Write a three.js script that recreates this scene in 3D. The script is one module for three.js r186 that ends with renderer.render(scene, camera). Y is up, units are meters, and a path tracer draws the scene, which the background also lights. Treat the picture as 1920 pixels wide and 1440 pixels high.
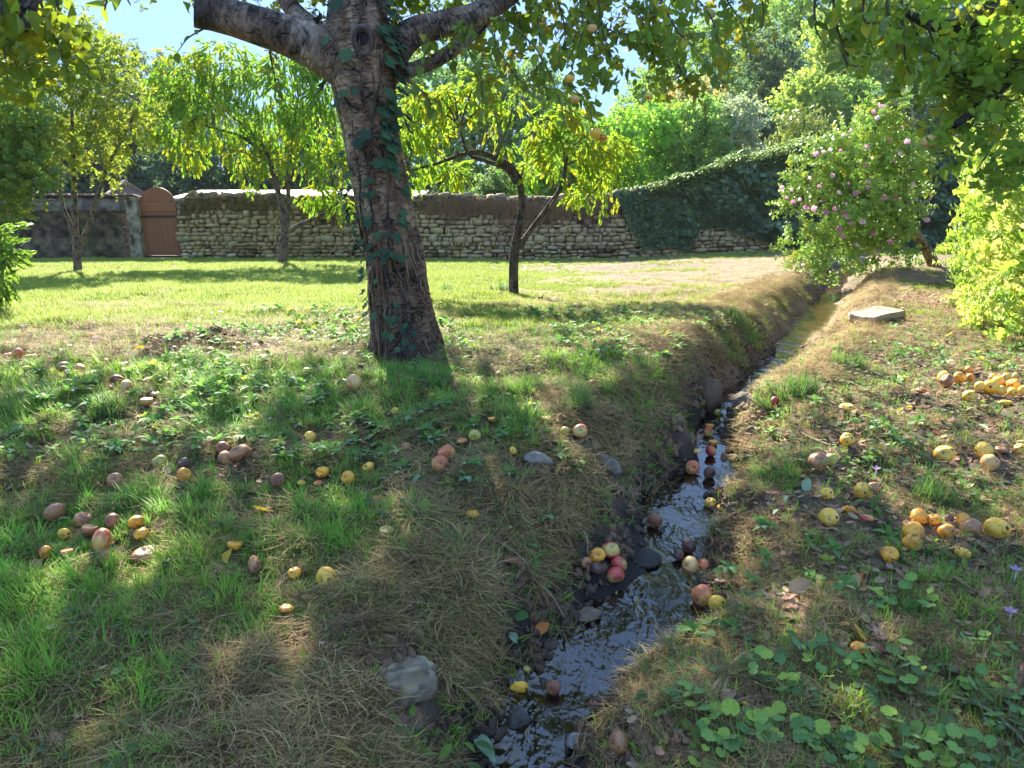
import * as THREE from 'three';
import { mergeGeometries } from 'three/addons/utils/BufferGeometryUtils.js';

// ---------------------------------------------------------------- camera, sky, sun, exposure
const scene = new THREE.Scene();
const F = 1413, PITCH = Math.atan(338 / F), EYE = 1.5;
const camera = new THREE.PerspectiveCamera(2 * Math.atan(720 / F) * 180 / Math.PI, 4 / 3, 0.05, 1500);
camera.position.set(0, EYE, 0);
camera.rotation.x = -PITCH;
scene.add(camera);
const renderer = new THREE.WebGLRenderer({ antialias: true });
renderer.toneMapping = THREE.LinearToneMapping;
renderer.toneMappingExposure = 4.6;
renderer.shadowMap.enabled = true;
const SUN_AZ = -17 * Math.PI / 180, SUN_EL = 33 * Math.PI / 180;
const SUN = new THREE.Vector3(Math.sin(SUN_AZ) * Math.cos(SUN_EL), Math.sin(SUN_EL), -Math.cos(SUN_AZ) * Math.cos(SUN_EL));
const sun = new THREE.DirectionalLight(new THREE.Color(1, 0.93, 0.78), 5);
sun.position.copy(SUN).multiplyScalar(60).add(new THREE.Vector3(0, 0, -12));
sun.target.position.set(0, 0, -12);
sun.castShadow = true; sun.shadow.radius = 1; sun.shadow.mapSize.set(4096, 4096); sun.shadow.bias = -0.0005;
Object.assign(sun.shadow.camera, { left: -32, right: 32, top: 30, bottom: -30, near: 1, far: 140 });
scene.add(sun, sun.target);
scene.fog = new THREE.FogExp2(new THREE.Color(0.9, 0.92, 0.94), 0.00035);
{ // clear sky, paler towards the horizon and round the sun
  const W = 512, H = 256, data = new Float32Array(W * H * 4), v = new THREE.Vector3();
  for (let j = 0; j < H; j++) for (let i = 0; i < W; i++) {
    const up = ((j + 0.5) / H - 0.5) * Math.PI, az = ((i + 0.5) / W - 0.5) * 2 * Math.PI, y = Math.sin(up);
    v.set(Math.cos(az) * Math.cos(up), y, Math.sin(az) * Math.cos(up));
    const c = v.dot(SUN), ang = Math.acos(Math.min(1, Math.max(-1, c)));
    const t = Math.pow(1 - Math.max(0, y), 5), glow = 0.5 * Math.exp(-ang * 5) + 0.22 * Math.exp(-ang * 1.6);
    let r = 0.106 + 0.0 * t + glow * 0.12, g = 0.18 + 0.03 * t + glow * 0.13, b = 0.35 + 0.03 * t + glow * 0.15;
    if (y < 0) { const k = Math.min(1, -y * 6); r += (0.07 - r) * k; g += (0.08 - g) * k; b += (0.05 - b) * k; }
    data.set([r * 1.0, g * 1.0, b * 1.0, 1], (j * W + i) * 4);
  }
  const t = new THREE.DataTexture(data, W, H, THREE.RGBAFormat, THREE.FloatType);
  t.mapping = THREE.EquirectangularReflectionMapping; t.magFilter = THREE.LinearFilter; t.needsUpdate = true;
  scene.background = t; scene.environment = t;
}

// ---------------------------------------------------------------- helpers
let seed = 7;
const rnd = () => { seed = (seed + 0x6D2B79F5) | 0; let t = Math.imul(seed ^ (seed >>> 15), 1 | seed); t = (t + Math.imul(t ^ (t >>> 7), 61 | t)) ^ t; return ((t ^ (t >>> 14)) >>> 0) / 4294967296; };
const rr = (a, b) => a + (b - a) * rnd(), reseed = (n) => { seed = n * 7919 + 13; };
const gauss = () => (rnd() + rnd() + rnd() - 1.5) / 1.5;
const clamp = (x, a = 0, b = 1) => Math.min(b, Math.max(a, x)), mix = (a, b, t) => a + (b - a) * t;
const sst = (a, b, x) => { const t = clamp((x - a) / (b - a)); return t * t * (3 - 2 * t); };
const V = (x, y, z) => new THREE.Vector3(x, y, z);
const hash = (x, y, z) => { let h = Math.imul(x, 374761393) ^ Math.imul(y, 668265263) ^ Math.imul(z, 1274126177); h = Math.imul(h ^ (h >>> 13), 1103515245); h ^= h >>> 16; return (h >>> 0) / 4294967296; };
function noise(x, y, z = 0) {
  const ix = Math.floor(x), iy = Math.floor(y), iz = Math.floor(z); let fx = x - ix, fy = y - iy, fz = z - iz;
  fx = fx * fx * (3 - 2 * fx); fy = fy * fy * (3 - 2 * fy); fz = fz * fz * (3 - 2 * fz);
  const l = (a, b, t) => a + (b - a) * t, h = (a, b, c) => hash(ix + a, iy + b, iz + c);
  return l(l(l(h(0, 0, 0), h(1, 0, 0), fx), l(h(0, 1, 0), h(1, 1, 0), fx), fy), l(l(h(0, 0, 1), h(1, 0, 1), fx), l(h(0, 1, 1), h(1, 1, 1), fx), fy), fz) * 2 - 1;
}
const fbm = (x, y, z = 0, o = 4) => { let s = 0, a = 0.5; for (let i = 0; i < o; i++) { s += a * noise(x, y, z + i * 7.3); x *= 2.03; y *= 2.03; z *= 2.03; a *= 0.5; } return s; };
function lerpTable(T, x) { // [[x, v], ...]
  if (x <= T[0][0]) return T[0][1];
  for (let i = 1; i < T.length; i++) if (x <= T[i][0]) { const t = (x - T[i - 1][0]) / (T[i][0] - T[i - 1][0]); return mix(T[i - 1][1], T[i][1], t * t * (3 - 2 * t) * 0.5 + t * 0.5); }
  return T[T.length - 1][1];
}
// a direction of the photograph's frame as a point at forward distance d
const cP = Math.cos(PITCH), sP = Math.sin(PITCH);
function at(px, py, d) {
  const u = (px - 960) / F, v = -(py - 720) / F, y = v * cP - sP, f = v * sP + cP;
  return V(u * d / f, EYE + y * d / f, -d);
}
const zc = (p) => { const dy = p.y - EYE, f = -p.z; return f * cP - dy * sP; };
const names = {};
function numbered(n) { const k = names[n] = (names[n] ?? -1) + 1; return k ? n + '_' + String(k).padStart(3, '0') : n; }
function tag(o, label, category, group, kind) { o.userData.label = label; if (category) o.userData.category = category; if (group) o.userData.group = group; if (kind) o.userData.kind = kind; return o; }
function thing(name, label, category, pos, group) { const o = new THREE.Group(); o.name = numbered(name); if (pos) o.position.copy(pos); scene.add(o); return tag(o, label, category, group); }
function part(name, geo, mat, parent, kind) { const m = new THREE.Mesh(geo, mat); m.name = parent === scene ? numbered(name) : name; if (kind) m.userData.kind = kind; parent.add(m); return m; }

class B { // collects triangles
  constructor() { this.p = []; this.n = []; this.u = []; this.c = []; this.i = []; }
  v(p, n, u, w, c) { this.p.push(p.x, p.y, p.z); this.n.push(n ? n.x : 0, n ? n.y : 1, n ? n.z : 0); this.u.push(u, w); this.c.push(c[0], c[1], c[2]); return this.p.length / 3 - 1; }
  geo(m, g, c) { // append a BufferGeometry
    const o = this.p.length / 3, P = g.attributes.position, N = g.attributes.normal, U = g.attributes.uv, C = g.attributes.color, a = V(), nm = m ? new THREE.Matrix3().getNormalMatrix(m) : null;
    for (let k = 0; k < P.count; k++) {
      a.fromBufferAttribute(P, k); if (m) a.applyMatrix4(m); this.p.push(a.x, a.y, a.z);
      a.fromBufferAttribute(N, k); if (m) a.applyMatrix3(nm).normalize(); this.n.push(a.x, a.y, a.z);
      this.u.push(U ? U.getX(k) : 0, U ? U.getY(k) : 0);
      if (C) this.c.push(C.getX(k) * (c ? c[0] : 1), C.getY(k) * (c ? c[1] : 1), C.getZ(k) * (c ? c[2] : 1)); else this.c.push(...(c || [1, 1, 1]));
    }
    if (g.index) for (let k = 0; k < g.index.count; k++) this.i.push(g.index.getX(k) + o); else for (let k = 0; k < P.count; k++) this.i.push(k + o);
    return this;
  }
  out(normals) {
    const g = new THREE.BufferGeometry();
    g.setAttribute('position', new THREE.Float32BufferAttribute(this.p, 3)); g.setAttribute('normal', new THREE.Float32BufferAttribute(this.n, 3));
    g.setAttribute('uv', new THREE.Float32BufferAttribute(this.u, 2)); g.setAttribute('color', new THREE.Float32BufferAttribute(this.c, 3)); g.setIndex(this.i);
    if (normals) g.computeVertexNormals();
    return g;
  }
}
// a tube along points with radii; bump(t, angle, point) scales the radius; color(t, angle, point)
function tube(b, pts, radii, sides, { steps = 0, bump, color = [1, 1, 1], cap = true } = {}) {
  const curve = new THREE.CatmullRomCurve3(pts, false, 'centripetal'), n = steps || (pts.length - 1) * 4, L = curve.getLength();
  let up = null; const start = b.p.length / 3, T0 = V();
  for (let k = 0; k <= n; k++) {
    const t = k / n, p = curve.getPoint(t), T = curve.getTangent(t);
    if (!up) { up = Math.abs(T.y) > 0.8 ? V(0, 0, 1) : V(0, 1, 0); up.addScaledVector(T, -up.dot(T)).normalize(); }
    else up.addScaledVector(T, -up.dot(T)).normalize();
    const side = V().crossVectors(T, up), f = t * (radii.length - 1), i0 = Math.min(radii.length - 2, Math.floor(f)), r = radii.length === 1 ? radii[0] : mix(radii[i0], radii[i0 + 1], f - i0);
    for (let j = 0; j <= sides; j++) {
      const a = (j / sides) * Math.PI * 2, d = V().addScaledVector(up, Math.cos(a)).addScaledVector(side, Math.sin(a)), q = p.clone().addScaledVector(d, r);
      if (bump) q.copy(p).addScaledVector(d, r * bump(t, j === sides ? 0 : a, p, d));
      b.v(q, d, (j / sides) * Math.PI * 2 * r, t * L, typeof color === 'function' ? color(t, j === sides ? 0 : a, q) : color);
    }
    T0.copy(T);
  }
  for (let k = 0; k < n; k++) for (let j = 0; j < sides; j++) { const a = start + k * (sides + 1) + j, c = a + sides + 1; b.i.push(a, a + 1, c, a + 1, c + 1, c); }
  if (cap) { const e = curve.getPoint(1), c = b.v(e, T0, 0, L, typeof color === 'function' ? color(1, 0, e) : color), o = start + n * (sides + 1); for (let j = 0; j < sides; j++) b.i.push(o + j, o + j + 1, c); }
  return b;
}
// a leaf along +x, folded on its midrib, drooping by curl
function leaf(b, len, wid, { segs = 4, fold = 0.25, curl = 0.2, shape = 0.45, color = [1, 1, 1], m = null, tip = 1 } = {}) {
  const s = b.p.length / 3, q = V();
  for (let k = 0; k <= segs; k++) {
    const t = k / segs, w = wid * 0.5 * Math.pow(Math.sin(Math.PI * Math.pow(t * 0.97 + 0.015, shape > 0 ? Math.log(0.5) / Math.log(shape) : 1)), 0.8) * (k === segs ? 0.05 : 1), y = -curl * len * t * t, x = len * t * (1 - 0.25 * curl * t);
    for (const z of [-1, 0, 1]) {
      q.set(x, y + Math.abs(z) * w * fold, z * w); const nn = V(curl * t, 1, -z * fold).normalize();
      if (m) { q.applyMatrix4(m); nn.transformDirection(m); }
      const f = z === 0 ? 1.12 : 1; b.v(q, nn, t, z * 0.5 + 0.5, [color[0] * f, color[1] * f, color[2] * f]);
    }
  }
  for (let k = 0; k < segs; k++) for (const z of [0, 1]) { const a = s + k * 3 + z; b.i.push(a, a + 1, a + 3, a + 1, a + 4, a + 3); }
  return b;
}
// a flat outline (fan) in x (out) / z, cupped; points [x, z]
function fan(b, pts, cx, cup, color, m) {
  const s = b.p.length / 3, q = V(), n = V();
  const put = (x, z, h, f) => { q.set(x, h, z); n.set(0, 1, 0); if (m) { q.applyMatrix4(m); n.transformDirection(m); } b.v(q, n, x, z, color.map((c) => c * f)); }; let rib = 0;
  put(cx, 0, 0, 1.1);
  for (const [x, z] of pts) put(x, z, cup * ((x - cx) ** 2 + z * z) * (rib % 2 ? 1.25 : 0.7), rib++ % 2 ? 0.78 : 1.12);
  for (let k = 0; k < pts.length; k++) b.i.push(s, s + 1 + ((k + 1) % pts.length), s + 1 + k);
  return b;
}
const Q = new THREE.Quaternion(), M4 = (p, q, s) => new THREE.Matrix4().compose(p, q, typeof s === 'number' ? V(s, s, s) : s);
const E = (x, y, z, o = 'YXZ') => new THREE.Quaternion().setFromEuler(new THREE.Euler(x, y, z, o));
const toY = (d, spin = 0) => new THREE.Quaternion().setFromUnitVectors(V(0, 1, 0), d).multiply(new THREE.Quaternion().setFromAxisAngle(V(0, 1, 0), spin));
class Inst {
  constructor() { this.m = []; this.c = []; }
  add(p, q, s, c) { this.m.push(M4(p, q, s)); this.c.push(c || [1, 1, 1]); }
  out(name, geo, mat, parent) {
    const I = new THREE.InstancedMesh(geo, mat, this.m.length), k = new THREE.Color();
    this.m.forEach((m, i) => { I.setMatrixAt(i, m); I.setColorAt(i, k.setRGB(...this.c[i])); });
    I.name = parent === scene ? numbered(name) : name; I.userData.kind = 'stuff'; parent.add(I); return I;
  }
}
const jit = (c, s) => { const f = 1 + gauss() * s; return [c[0] * f * (1 + gauss() * s * 0.6), c[1] * f, c[2] * f * (1 + gauss() * s * 0.6)]; };
const cmix = (a, b, t) => [mix(a[0], b[0], t), mix(a[1], b[1], t), mix(a[2], b[2], t)];

// ---------------------------------------------------------------- textures and materials
function tex(w, h, fn, { srgb = true, rep } = {}) {
  const d = new Uint8Array(w * h * 4);
  const enc = (x) => { x = clamp(x); return 255 * (srgb ? (x < 0.0031308 ? 12.92 * x : 1.055 * Math.pow(x, 1 / 2.4) - 0.055) : x); };
  for (let j = 0; j < h; j++) for (let i = 0; i < w; i++) { const c = fn(i / w, j / h); d[(j * w + i) * 4] = enc(c[0]); d[(j * w + i) * 4 + 1] = enc(c[1]); d[(j * w + i) * 4 + 2] = enc(c[2]); d[(j * w + i) * 4 + 3] = 255; }
  const t = new THREE.DataTexture(d, w, h); t.wrapS = t.wrapT = THREE.RepeatWrapping; t.magFilter = THREE.LinearFilter; t.needsUpdate = true;
  if (srgb) t.colorSpace = THREE.SRGBColorSpace; if (rep) t.repeat.set(...rep); return t;
}
// noise that tiles on the unit square
function tile(u, v, f, z = 0) {
  const wrap = (x) => ((x % f) + f) % f, x = u * f, y = v * f, ix = Math.floor(x), iy = Math.floor(y); let fx = x - ix, fy = y - iy; fx = fx * fx * (3 - 2 * fx); fy = fy * fy * (3 - 2 * fy);
  const h = (a, b) => hash(wrap(ix + a), wrap(iy + b), z * 131 + f);
  return mix(mix(h(0, 0), h(1, 0), fx), mix(h(0, 1), h(1, 1), fx), fy) * 2 - 1;
}
const tfbm = (u, v, f, o = 5, z = 0) => { let s = 0, a = 0.5; for (let i = 0; i < o; i++) { s += a * tile(u, v, f << i, z + i); a *= 0.55; } return s; };
const grey = (x) => [x, x, x];
const soilBump = tex(512, 512, (u, v) => grey(0.5 + 0.5 * tfbm(u, v, 8, 6)), { srgb: false });
const soilMap = tex(512, 512, (u, v) => { const k = 0.72 + 0.5 * tfbm(u, v, 6, 6, 3), w = 0.06 * tile(u, v, 40, 9); return [k + w, k, k - w]; }, { srgb: false });
soilMap.colorSpace = THREE.NoColorSpace;
const barkBump = tex(512, 512, (u, v) => { // short cross lines, long cracks
  const cr = Math.abs(tfbm(u, v * 0.5 + 0.5 * tile(u, v, 4), 10, 4, 1)), ln = tile(u * 0.5, v, 48, 2) * 0.5 + tile(u, v, 96, 5) * 0.3;
  return grey(clamp(0.55 + 0.3 * ln - 0.6 * sst(0.07, 0, cr) + 0.5 * tfbm(u, v, 14, 4, 7)));
}, { srgb: false });
const barkMap = tex(512, 512, (u, v) => {
  const k = 0.62 + 0.75 * tfbm(u, v, 9, 6, 2), l = sst(0.18, 0.4, tfbm(u * 0.5, v * 3, 12, 4, 8)) * 0.5, st = 0.2 * tile(u * 0.5, v, 64, 4) + 0.12 * tile(u * 0.25, v, 160, 6), cr = sst(0.05, 0, Math.abs(tfbm(u, v * 0.5 + 0.5 * tile(u, v, 4), 10, 4, 1))) * 0.5;
  return [1, 0.97, 0.92].map((w) => clamp((k + st + l - cr) * w * 0.9));
}, { srgb: false });
const stoneMap = tex(256, 256, (u, v) => { const k = 0.78 + 0.45 * tfbm(u, v, 6, 6, 5); return [k, k * 0.99, k * 0.96]; }, { srgb: false });
const plasterMap = tex(512, 512, (u, v) => { const k = 0.62 + 0.9 * tfbm(u, v, 6, 6, 15) - 0.25 * sst(0.1, 0.35, tfbm(u, v, 4, 4, 25)); return [k, k * 0.98, k * 0.92]; }, { srgb: false });
const std = (o) => new THREE.MeshStandardMaterial({ roughness: 0.95, vertexColors: true, ...o });
const leafMat = (t, coat = 0.15, o = {}) => new THREE.MeshPhysicalMaterial({ vertexColors: true, side: THREE.DoubleSide, roughness: 1, transmission: t, thickness: 0, clearcoat: coat, clearcoatRoughness: 0.4, specularIntensity: 0.4, ...o });
const MAT = {
  ground: std({ map: soilMap, bumpMap: soilBump, bumpScale: 0.02 }),
  bark: std({ map: barkMap, bumpMap: barkBump, bumpScale: 0.03 }),
  twig: std({}), plain: std({}),
  stone: std({ map: stoneMap, bumpMap: soilBump, bumpScale: 0.012 }),
  plaster: std({ map: plasterMap, bumpMap: soilBump, bumpScale: 0.03 }),
  leaf: leafMat(0.6, 0.2), leafThick: leafMat(0.25, 0.5), leafFar: leafMat(0.6, 0.1), grass: leafMat(0.45, 0.1), straw: leafMat(0.2, 0.05), petal: leafMat(0.45, 0),
  ivy: leafMat(0.12, 0.6), wood: std({ roughness: 0.6 }), metal: std({ roughness: 0.5, metalness: 0.6 }),
};
// ---------------------------------------------------------------- terrain
// stream rows of the place: [row, left, right, water height]
const rowsS = [[1440, 900, 1062, -0.27], [1400, 928, 1085, -0.26], [1300, 990, 1165, -0.235], [1240, 1035, 1200, -0.205], [1200, 1062, 1236, -0.18], [1100, 1122, 1286, -0.12], [1000, 1190, 1306, -0.06], [930, 1236, 1322, -0.02], [870, 1288, 1346, 0.02],
  [800, 1318, 1362, 0.05], [755, 1342, 1382, 0.065], [700, 1412, 1462, 0.08], [650, 1448, 1504, 0.095], [600, 1492, 1548, 0.11], [565, 1524, 1574, 0.12], [530, 1542, 1592, 0.13], [508, 1556, 1596, 0.14]];
const planeHit = (px, py, y) => { const a = at(px, py, 1), k = (y - EYE) / (a.y - EYE); return V(a.x * k, y, -k); };
const S = [{ d: -40, x: -9, w: 0.3, h: -0.6 }, { d: -6, x: -1.6, w: 0.2, h: -0.4 }, { d: 0.6, x: -0.18, w: 0.2, h: -0.29 }];
for (const [py, l, r, h] of rowsS) { const a = planeHit(l, py, h), b = planeHit(r, py, h); S.push({ d: -a.z, x: (a.x + b.x) / 2, w: (b.x - a.x) / 2 * 0.9, h }); }
{ const e = S[S.length - 1]; S.push({ d: e.d + 2.5, x: e.x + 0.6, w: 0.25, h: 0.16 }); }
function stream(d) { // centre, half width, water height, share of a channel
  let i = 1; while (i < S.length - 1 && S[i].d < d) i++;
  const a = S[i - 1], b = S[i], t = clamp((d - a.d) / (b.d - a.d));
  return { x: mix(a.x, b.x, t), w: mix(a.w, b.w, t), h: mix(a.h, b.h, t), on: 1 - sst(S[S.length - 1].d - 1.5, S[S.length - 1].d, d) };
}
const HL = [[-40, -0.2], [0, 0.0], [1.6, 0.03], [2.2, 0.1], [2.8, 0.2], [3.5, 0.33], [4.2, 0.45], [5, 0.52], [6, 0.53], [8, 0.45], [12, 0.28], [16, 0.13], [21, 0.02], [26, -0.2], [400, -1]];
const HR = [[-40, -0.2], [0, 0.0], [2, 0.0], [3.2, 0.09], [4, 0.2], [5, 0.3], [7, 0.37], [9, 0.42], [12.5, 0.5], [16, 0.42], [21, 0.28], [26, 0.2], [400, 0]];
function baseH(x, d) {
  const s = stream(d).x, t = sst(-1.0, 1.0, x - s - 0.2), u = sst(-0.5, 6, x - 0.3 * d * 0.3);
  const left = mix(lerpTable(HL, d), d > 6 ? mix(lerpTable(HL, d), lerpTable(HR, d), 0.9) : lerpTable(HL, d), u);
  let h = mix(left, lerpTable(HR, d), t);
  h += 0.05 * fbm(x * 0.7, d * 0.7, 1, 3) + 0.035 * fbm(x * 3, d * 3, 5, 3) * sst(20, 6, d) + 0.018 * noise(x * 14, d * 14, 3) * sst(9, 4, d) + 0.012 * noise(x * 28, d * 28, 6) * sst(6, 3, d) + 0.045 * (0.35 - Math.abs(noise(x * 4.3, d * 4.3, 13))) * sst(7, 4, d);
  h += sst(26, 80, d) * sst(-6, 30, x) * 9 + sst(30, 140, d) * 5;
  return h;
}
const mounds = []; // [x, d, r, h]
function H(x, d) {
  let h = baseH(x, d); for (const m of mounds) { const q = ((x - m[0]) ** 2 + (d - m[1]) ** 2) / (m[2] * m[2]); if (q < 4) h += m[3] * Math.exp(-q * 1.6) * (1 + 0.5 * noise(x * 9, d * 9)); }
  const s = stream(d); if (s.on <= 0 || Math.abs(x - s.x) > 2) return h;
  const n = noise(x * 1.7 + 3, d * 1.7, 19) * 0.09 + noise(x * 4 + 3, d * 4, 9) * 0.07 + noise(x * 13, d * 13, 2) * 0.03, e = (x - s.x) * 0.87 + n, mudL = d < 3.4 ? 0.09 : 0.03;
  const bl = e < 0 ? clamp((-e - s.w * 0.87 - mudL) / (d < 6 ? 0.26 : 0.3)) : clamp((e - s.w * 0.87 - 0.02) / (d < 6 ? 0.5 : 0.55));
  const out = Math.max(0, e < 0 ? -e - s.w * 0.87 : e - s.w * 0.87), bed = s.h - 0.045 + 0.04 * fbm(x * 9, d * 9, 4, 3) + Math.min(0.06, out * 0.5) + (d < 3.4 ? Math.max(0, -e / (s.w * 0.87) - 0.25) * 0.075 : 0);
  const k = e < 0 ? Math.pow(bl, 0.75) : bl * bl * (3 - 2 * bl) * 0.5 + bl * 0.5;
  return mix(h, mix(Math.min(bed, h), h, k), s.on);
}
const channel = (x, d) => { const s = stream(d); if (s.on <= 0) return 9; return Math.abs(x - s.x) * 0.87 - s.w * 0.87; }; // metres outside the water's edge
function hit(px, py, off = 0, scaleOff = 0) { // the ground under a pixel; off lifts it
  const a = at(px, py, 1), sx = a.x, sy = a.y - EYE;
  for (let d = 1.2; d < 60; d *= 1.0022) { const lift = off + scaleOff * d * cP; if (EYE + sy * d < H(sx * d, d) + lift) return V(sx * d, EYE + sy * d - lift, -d); }
  return at(px, py, 30);
}
const blob = (px, py, r) => { const p = hit(px, py); return [p.x, -p.z, r]; };
const inBlob = (L, x, d) => { let k = 0; for (const [bx, bd, r] of L) { const q = ((x - bx) ** 2 + (d - bd) ** 2) / (r * r); if (q < 2.5) k = Math.max(k, Math.exp(-q * 1.2)); } return k; };
const bare = [blob(385, 640, 0.35), blob(345, 648, 0.3), blob(1165, 545, 0.5), blob(1210, 540, 0.4), blob(1640, 780, 0.5), blob(760, 670, 0.3), blob(1560, 800, 0.5), blob(1800, 780, 0.7), blob(620, 835, 0.25), blob(200, 835, 0.3), blob(700, 600, 0.3), blob(1750, 700, 0.6), blob(60, 900, 0.25)];
{ const m = hit(390, 645); mounds.push([m.x, -m.z, 0.3, 0.07], [m.x - 0.3, -m.z - 0.1, 0.22, 0.05]); }
const lush = [blob(60, 1250, 0.22), blob(300, 1310, 0.18), blob(480, 1180, 0.2), blob(1420, 1190, 0.2), blob(1560, 1010, 0.3), blob(1480, 900, 0.25), blob(480, 760, 0.45), blob(300, 980, 0.4), blob(250, 1120, 0.45), blob(420, 1110, 0.35), blob(600, 960, 0.35), blob(650, 790, 0.3), blob(980, 800, 0.22), blob(940, 740, 0.25), blob(1150, 750, 0.3), blob(1200, 690, 0.35), blob(1500, 745, 0.3), blob(1560, 700, 0.3), blob(1390, 612, 0.35), blob(60, 1020, 0.3), blob(100, 720, 0.4), blob(700, 1010, 0.3), blob(1300, 660, 0.3), blob(30, 760, 0.3), blob(400, 520, 2), blob(200, 520, 2), blob(820, 730, 0.3), blob(540, 850, 0.3), blob(1720, 1060, 0.3), blob(1830, 930, 0.3), blob(120, 880, 0.35)];
const hayB = [blob(900, 1010, 0.4), blob(960, 1120, 0.35), blob(820, 1100, 0.35), blob(1020, 980, 0.3), blob(600, 1330, 0.35), blob(700, 1400, 0.3), blob(760, 1130, 0.3), blob(1420, 1040, 0.3), blob(1180, 850, 0.3), blob(1330, 690, 0.4), blob(1300, 740, 0.3), blob(860, 910, 0.3), blob(470, 860, 0.25), blob(1380, 1180, 0.3), blob(1450, 1000, 0.3), blob(1240, 770, 0.3)];
const side = (x, d) => x - stream(Math.min(d, S[S.length - 1].d)).x; // <0 left of the stream
// greenness 0..1 and dryness 0..1 of the turf
function turf(x, d) {
  const s = side(x, d), n = fbm(x * 0.9, d * 0.9, 11, 3), n2 = fbm(x * 3.1, d * 3.1, 21, 2), ch = channel(x, d);
  let g = 0.5 + n * 0.7 + n2 * 0.5;
  if (d < 6.5) g += s < 0 ? 0.2 : -0.42; else g += s < 0 ? 0.42 - 0.6 * sst(-0.9, 1.0, x + (d - 8) * 0.05) - 0.2 * sst(0.5, 2, x) : -0.45;
  if (d > 18) g += 0.25;
  g += 0.75 * inBlob(lush, x, d) - 0.7 * inBlob(hayB, x, d) - 1.2 * inBlob(bare, x, d);
  if (ch < 0.5 && d < 8) g -= 0.4 * (1 - ch / 0.5);
  return { g: clamp(g), dry: clamp(0.35 - n * 0.5 + 0.8 * inBlob(hayB, x, d) + (ch < 0.5 && d < 8 ? 0.5 : 0) + (s > 0 ? 0.1 : 0) + (d > 6.5 ? 0.2 + 0.3 * sst(0, 4, x) : 0)), ch, s, bare: inBlob(bare, x, d) };
}
{
  const nx = 640, D = []; let d = -10; while (d < 500) { D.push(d); d += d < 0.8 ? 0.12 : d < 4 ? 0.0135 + 0.004 * d : 0.0065 * d; }
  const nd = D.length, pos = new Float32Array((nx + 1) * nd * 3), col = new Float32Array((nx + 1) * nd * 3), uv = new Float32Array((nx + 1) * nd * 2), idx = [];
  const soil = [0.11, 0.07, 0.038], mud = [0.03, 0.022, 0.016], straw = [0.2, 0.135, 0.065], green = [0.1, 0.13, 0.025], litter = [0.22, 0.145, 0.09];
  for (let j = 0; j < nd; j++) for (let i = 0; i <= nx; i++) {
    const k = j * (nx + 1) + i, dd = D[j], x = (i / nx * 2 - 1) * (3.2 + 1.15 * Math.max(dd, 0)), h = H(x, dd);
    pos.set([x, h, -dd], k * 3); uv.set([x * 0.8, dd * 0.8], k * 2);
    const T = turf(x, dd), w = stream(dd); let c = cmix(soil, straw, clamp(T.dry * 0.75 + 0.3 * noise(x * 8, dd * 8, 5)));
    if (T.s > 0.3) c = cmix(c, litter, 0.6); else if (dd > 6 && x > -0.5) c = cmix(c, [0.27, 0.185, 0.09], 0.6);
    c = cmix(c, green, clamp(T.g * (dd > 7 ? 0.6 : 0.35))); c = cmix(c, [0.06, 0.044, 0.03], T.bare * 0.7);
    if (w.on > 0) { const wet = sst(0.2, 0.05, h - w.h) * w.on, bank = sst(0.45, 0.1, T.ch) * w.on; c = cmix(c, [0.12, 0.08, 0.046], bank * (dd > 6 ? 0.35 : 0.75)); c = cmix(c, dd > 5.5 ? [0.17, 0.115, 0.07] : mud, wet); }
    if (dd > 24) c = cmix(c, [0.05, 0.06, 0.025], sst(24, 30, dd));
    col.set(c, k * 3);
  }
  for (let j = 0; j < nd - 1; j++) for (let i = 0; i < nx; i++) { const a = j * (nx + 1) + i, b = a + nx + 1; idx.push(a, a + 1, b, a + 1, b + 1, b); }
  const g = new THREE.BufferGeometry(); g.setAttribute('position', new THREE.BufferAttribute(pos, 3)); g.setAttribute('color', new THREE.BufferAttribute(col, 3)); g.setAttribute('uv', new THREE.BufferAttribute(uv, 2)); g.setIndex(idx); g.computeVertexNormals();
  tag(part('ground', g, MAT.ground, scene), 'soil and mown orchard ground with a stream channel cut through it', 'ground', null, 'structure');
}
{ // water
  const b = new B(), nv = 14; let k = 0; const last = S[S.length - 1].d;
  const rows = []; for (let d = -4; d < last - 0.8; d += 0.025) rows.push(d);
  for (const d of rows) { const s = stream(d); for (let i = 0; i <= nv; i++) { const x = s.x + (i / nv * 2 - 1) * (s.w + 0.16); b.v(V(x, s.h + 0.004 * fbm(x * 14, d * 14, 2, 3), -d), V(0, 1, 0), x, d, [1, 1, 1]); } k++; }
  for (let j = 0; j < k - 1; j++) for (let i = 0; i < nv; i++) { const a = j * (nv + 1) + i, c = a + nv + 1; b.i.push(a, a + 1, c, a + 1, c + 1, c); }
  const ripple = tex(512, 512, (u, v) => { const w = tfbm(u, v, 4, 4, 30) * 0.12, r = 1 - Math.abs(tfbm(u + w, v * 0.5 + w + 0.5, 8, 3, 33)) * 2.4, z = 0.25 + 0.75 * sst(-0.3, 0.2, tfbm(u, v, 3, 3, 39)); return grey(clamp(0.3 + z * (0.4 * r + 0.25 * tfbm(u, v, 22, 3, 36)) + 0.12 * tfbm(u, v, 5, 3, 37))); }, { srgb: false });
  ripple.repeat.set(2.1, 1.5);
  const m = new THREE.MeshPhysicalMaterial({ color: 0xffffff, roughness: 0.03, transmission: 1, thickness: 0, ior: 1.95, bumpMap: ripple, bumpScale: 0.011, side: THREE.DoubleSide });
  m.color.setRGB(0.62, 0.52, 0.4);
  tag(part('water', b.out(true), m, scene), 'shallow rippled water of the little stream reflecting blue sky', 'stream', null, 'structure');
}
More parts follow.
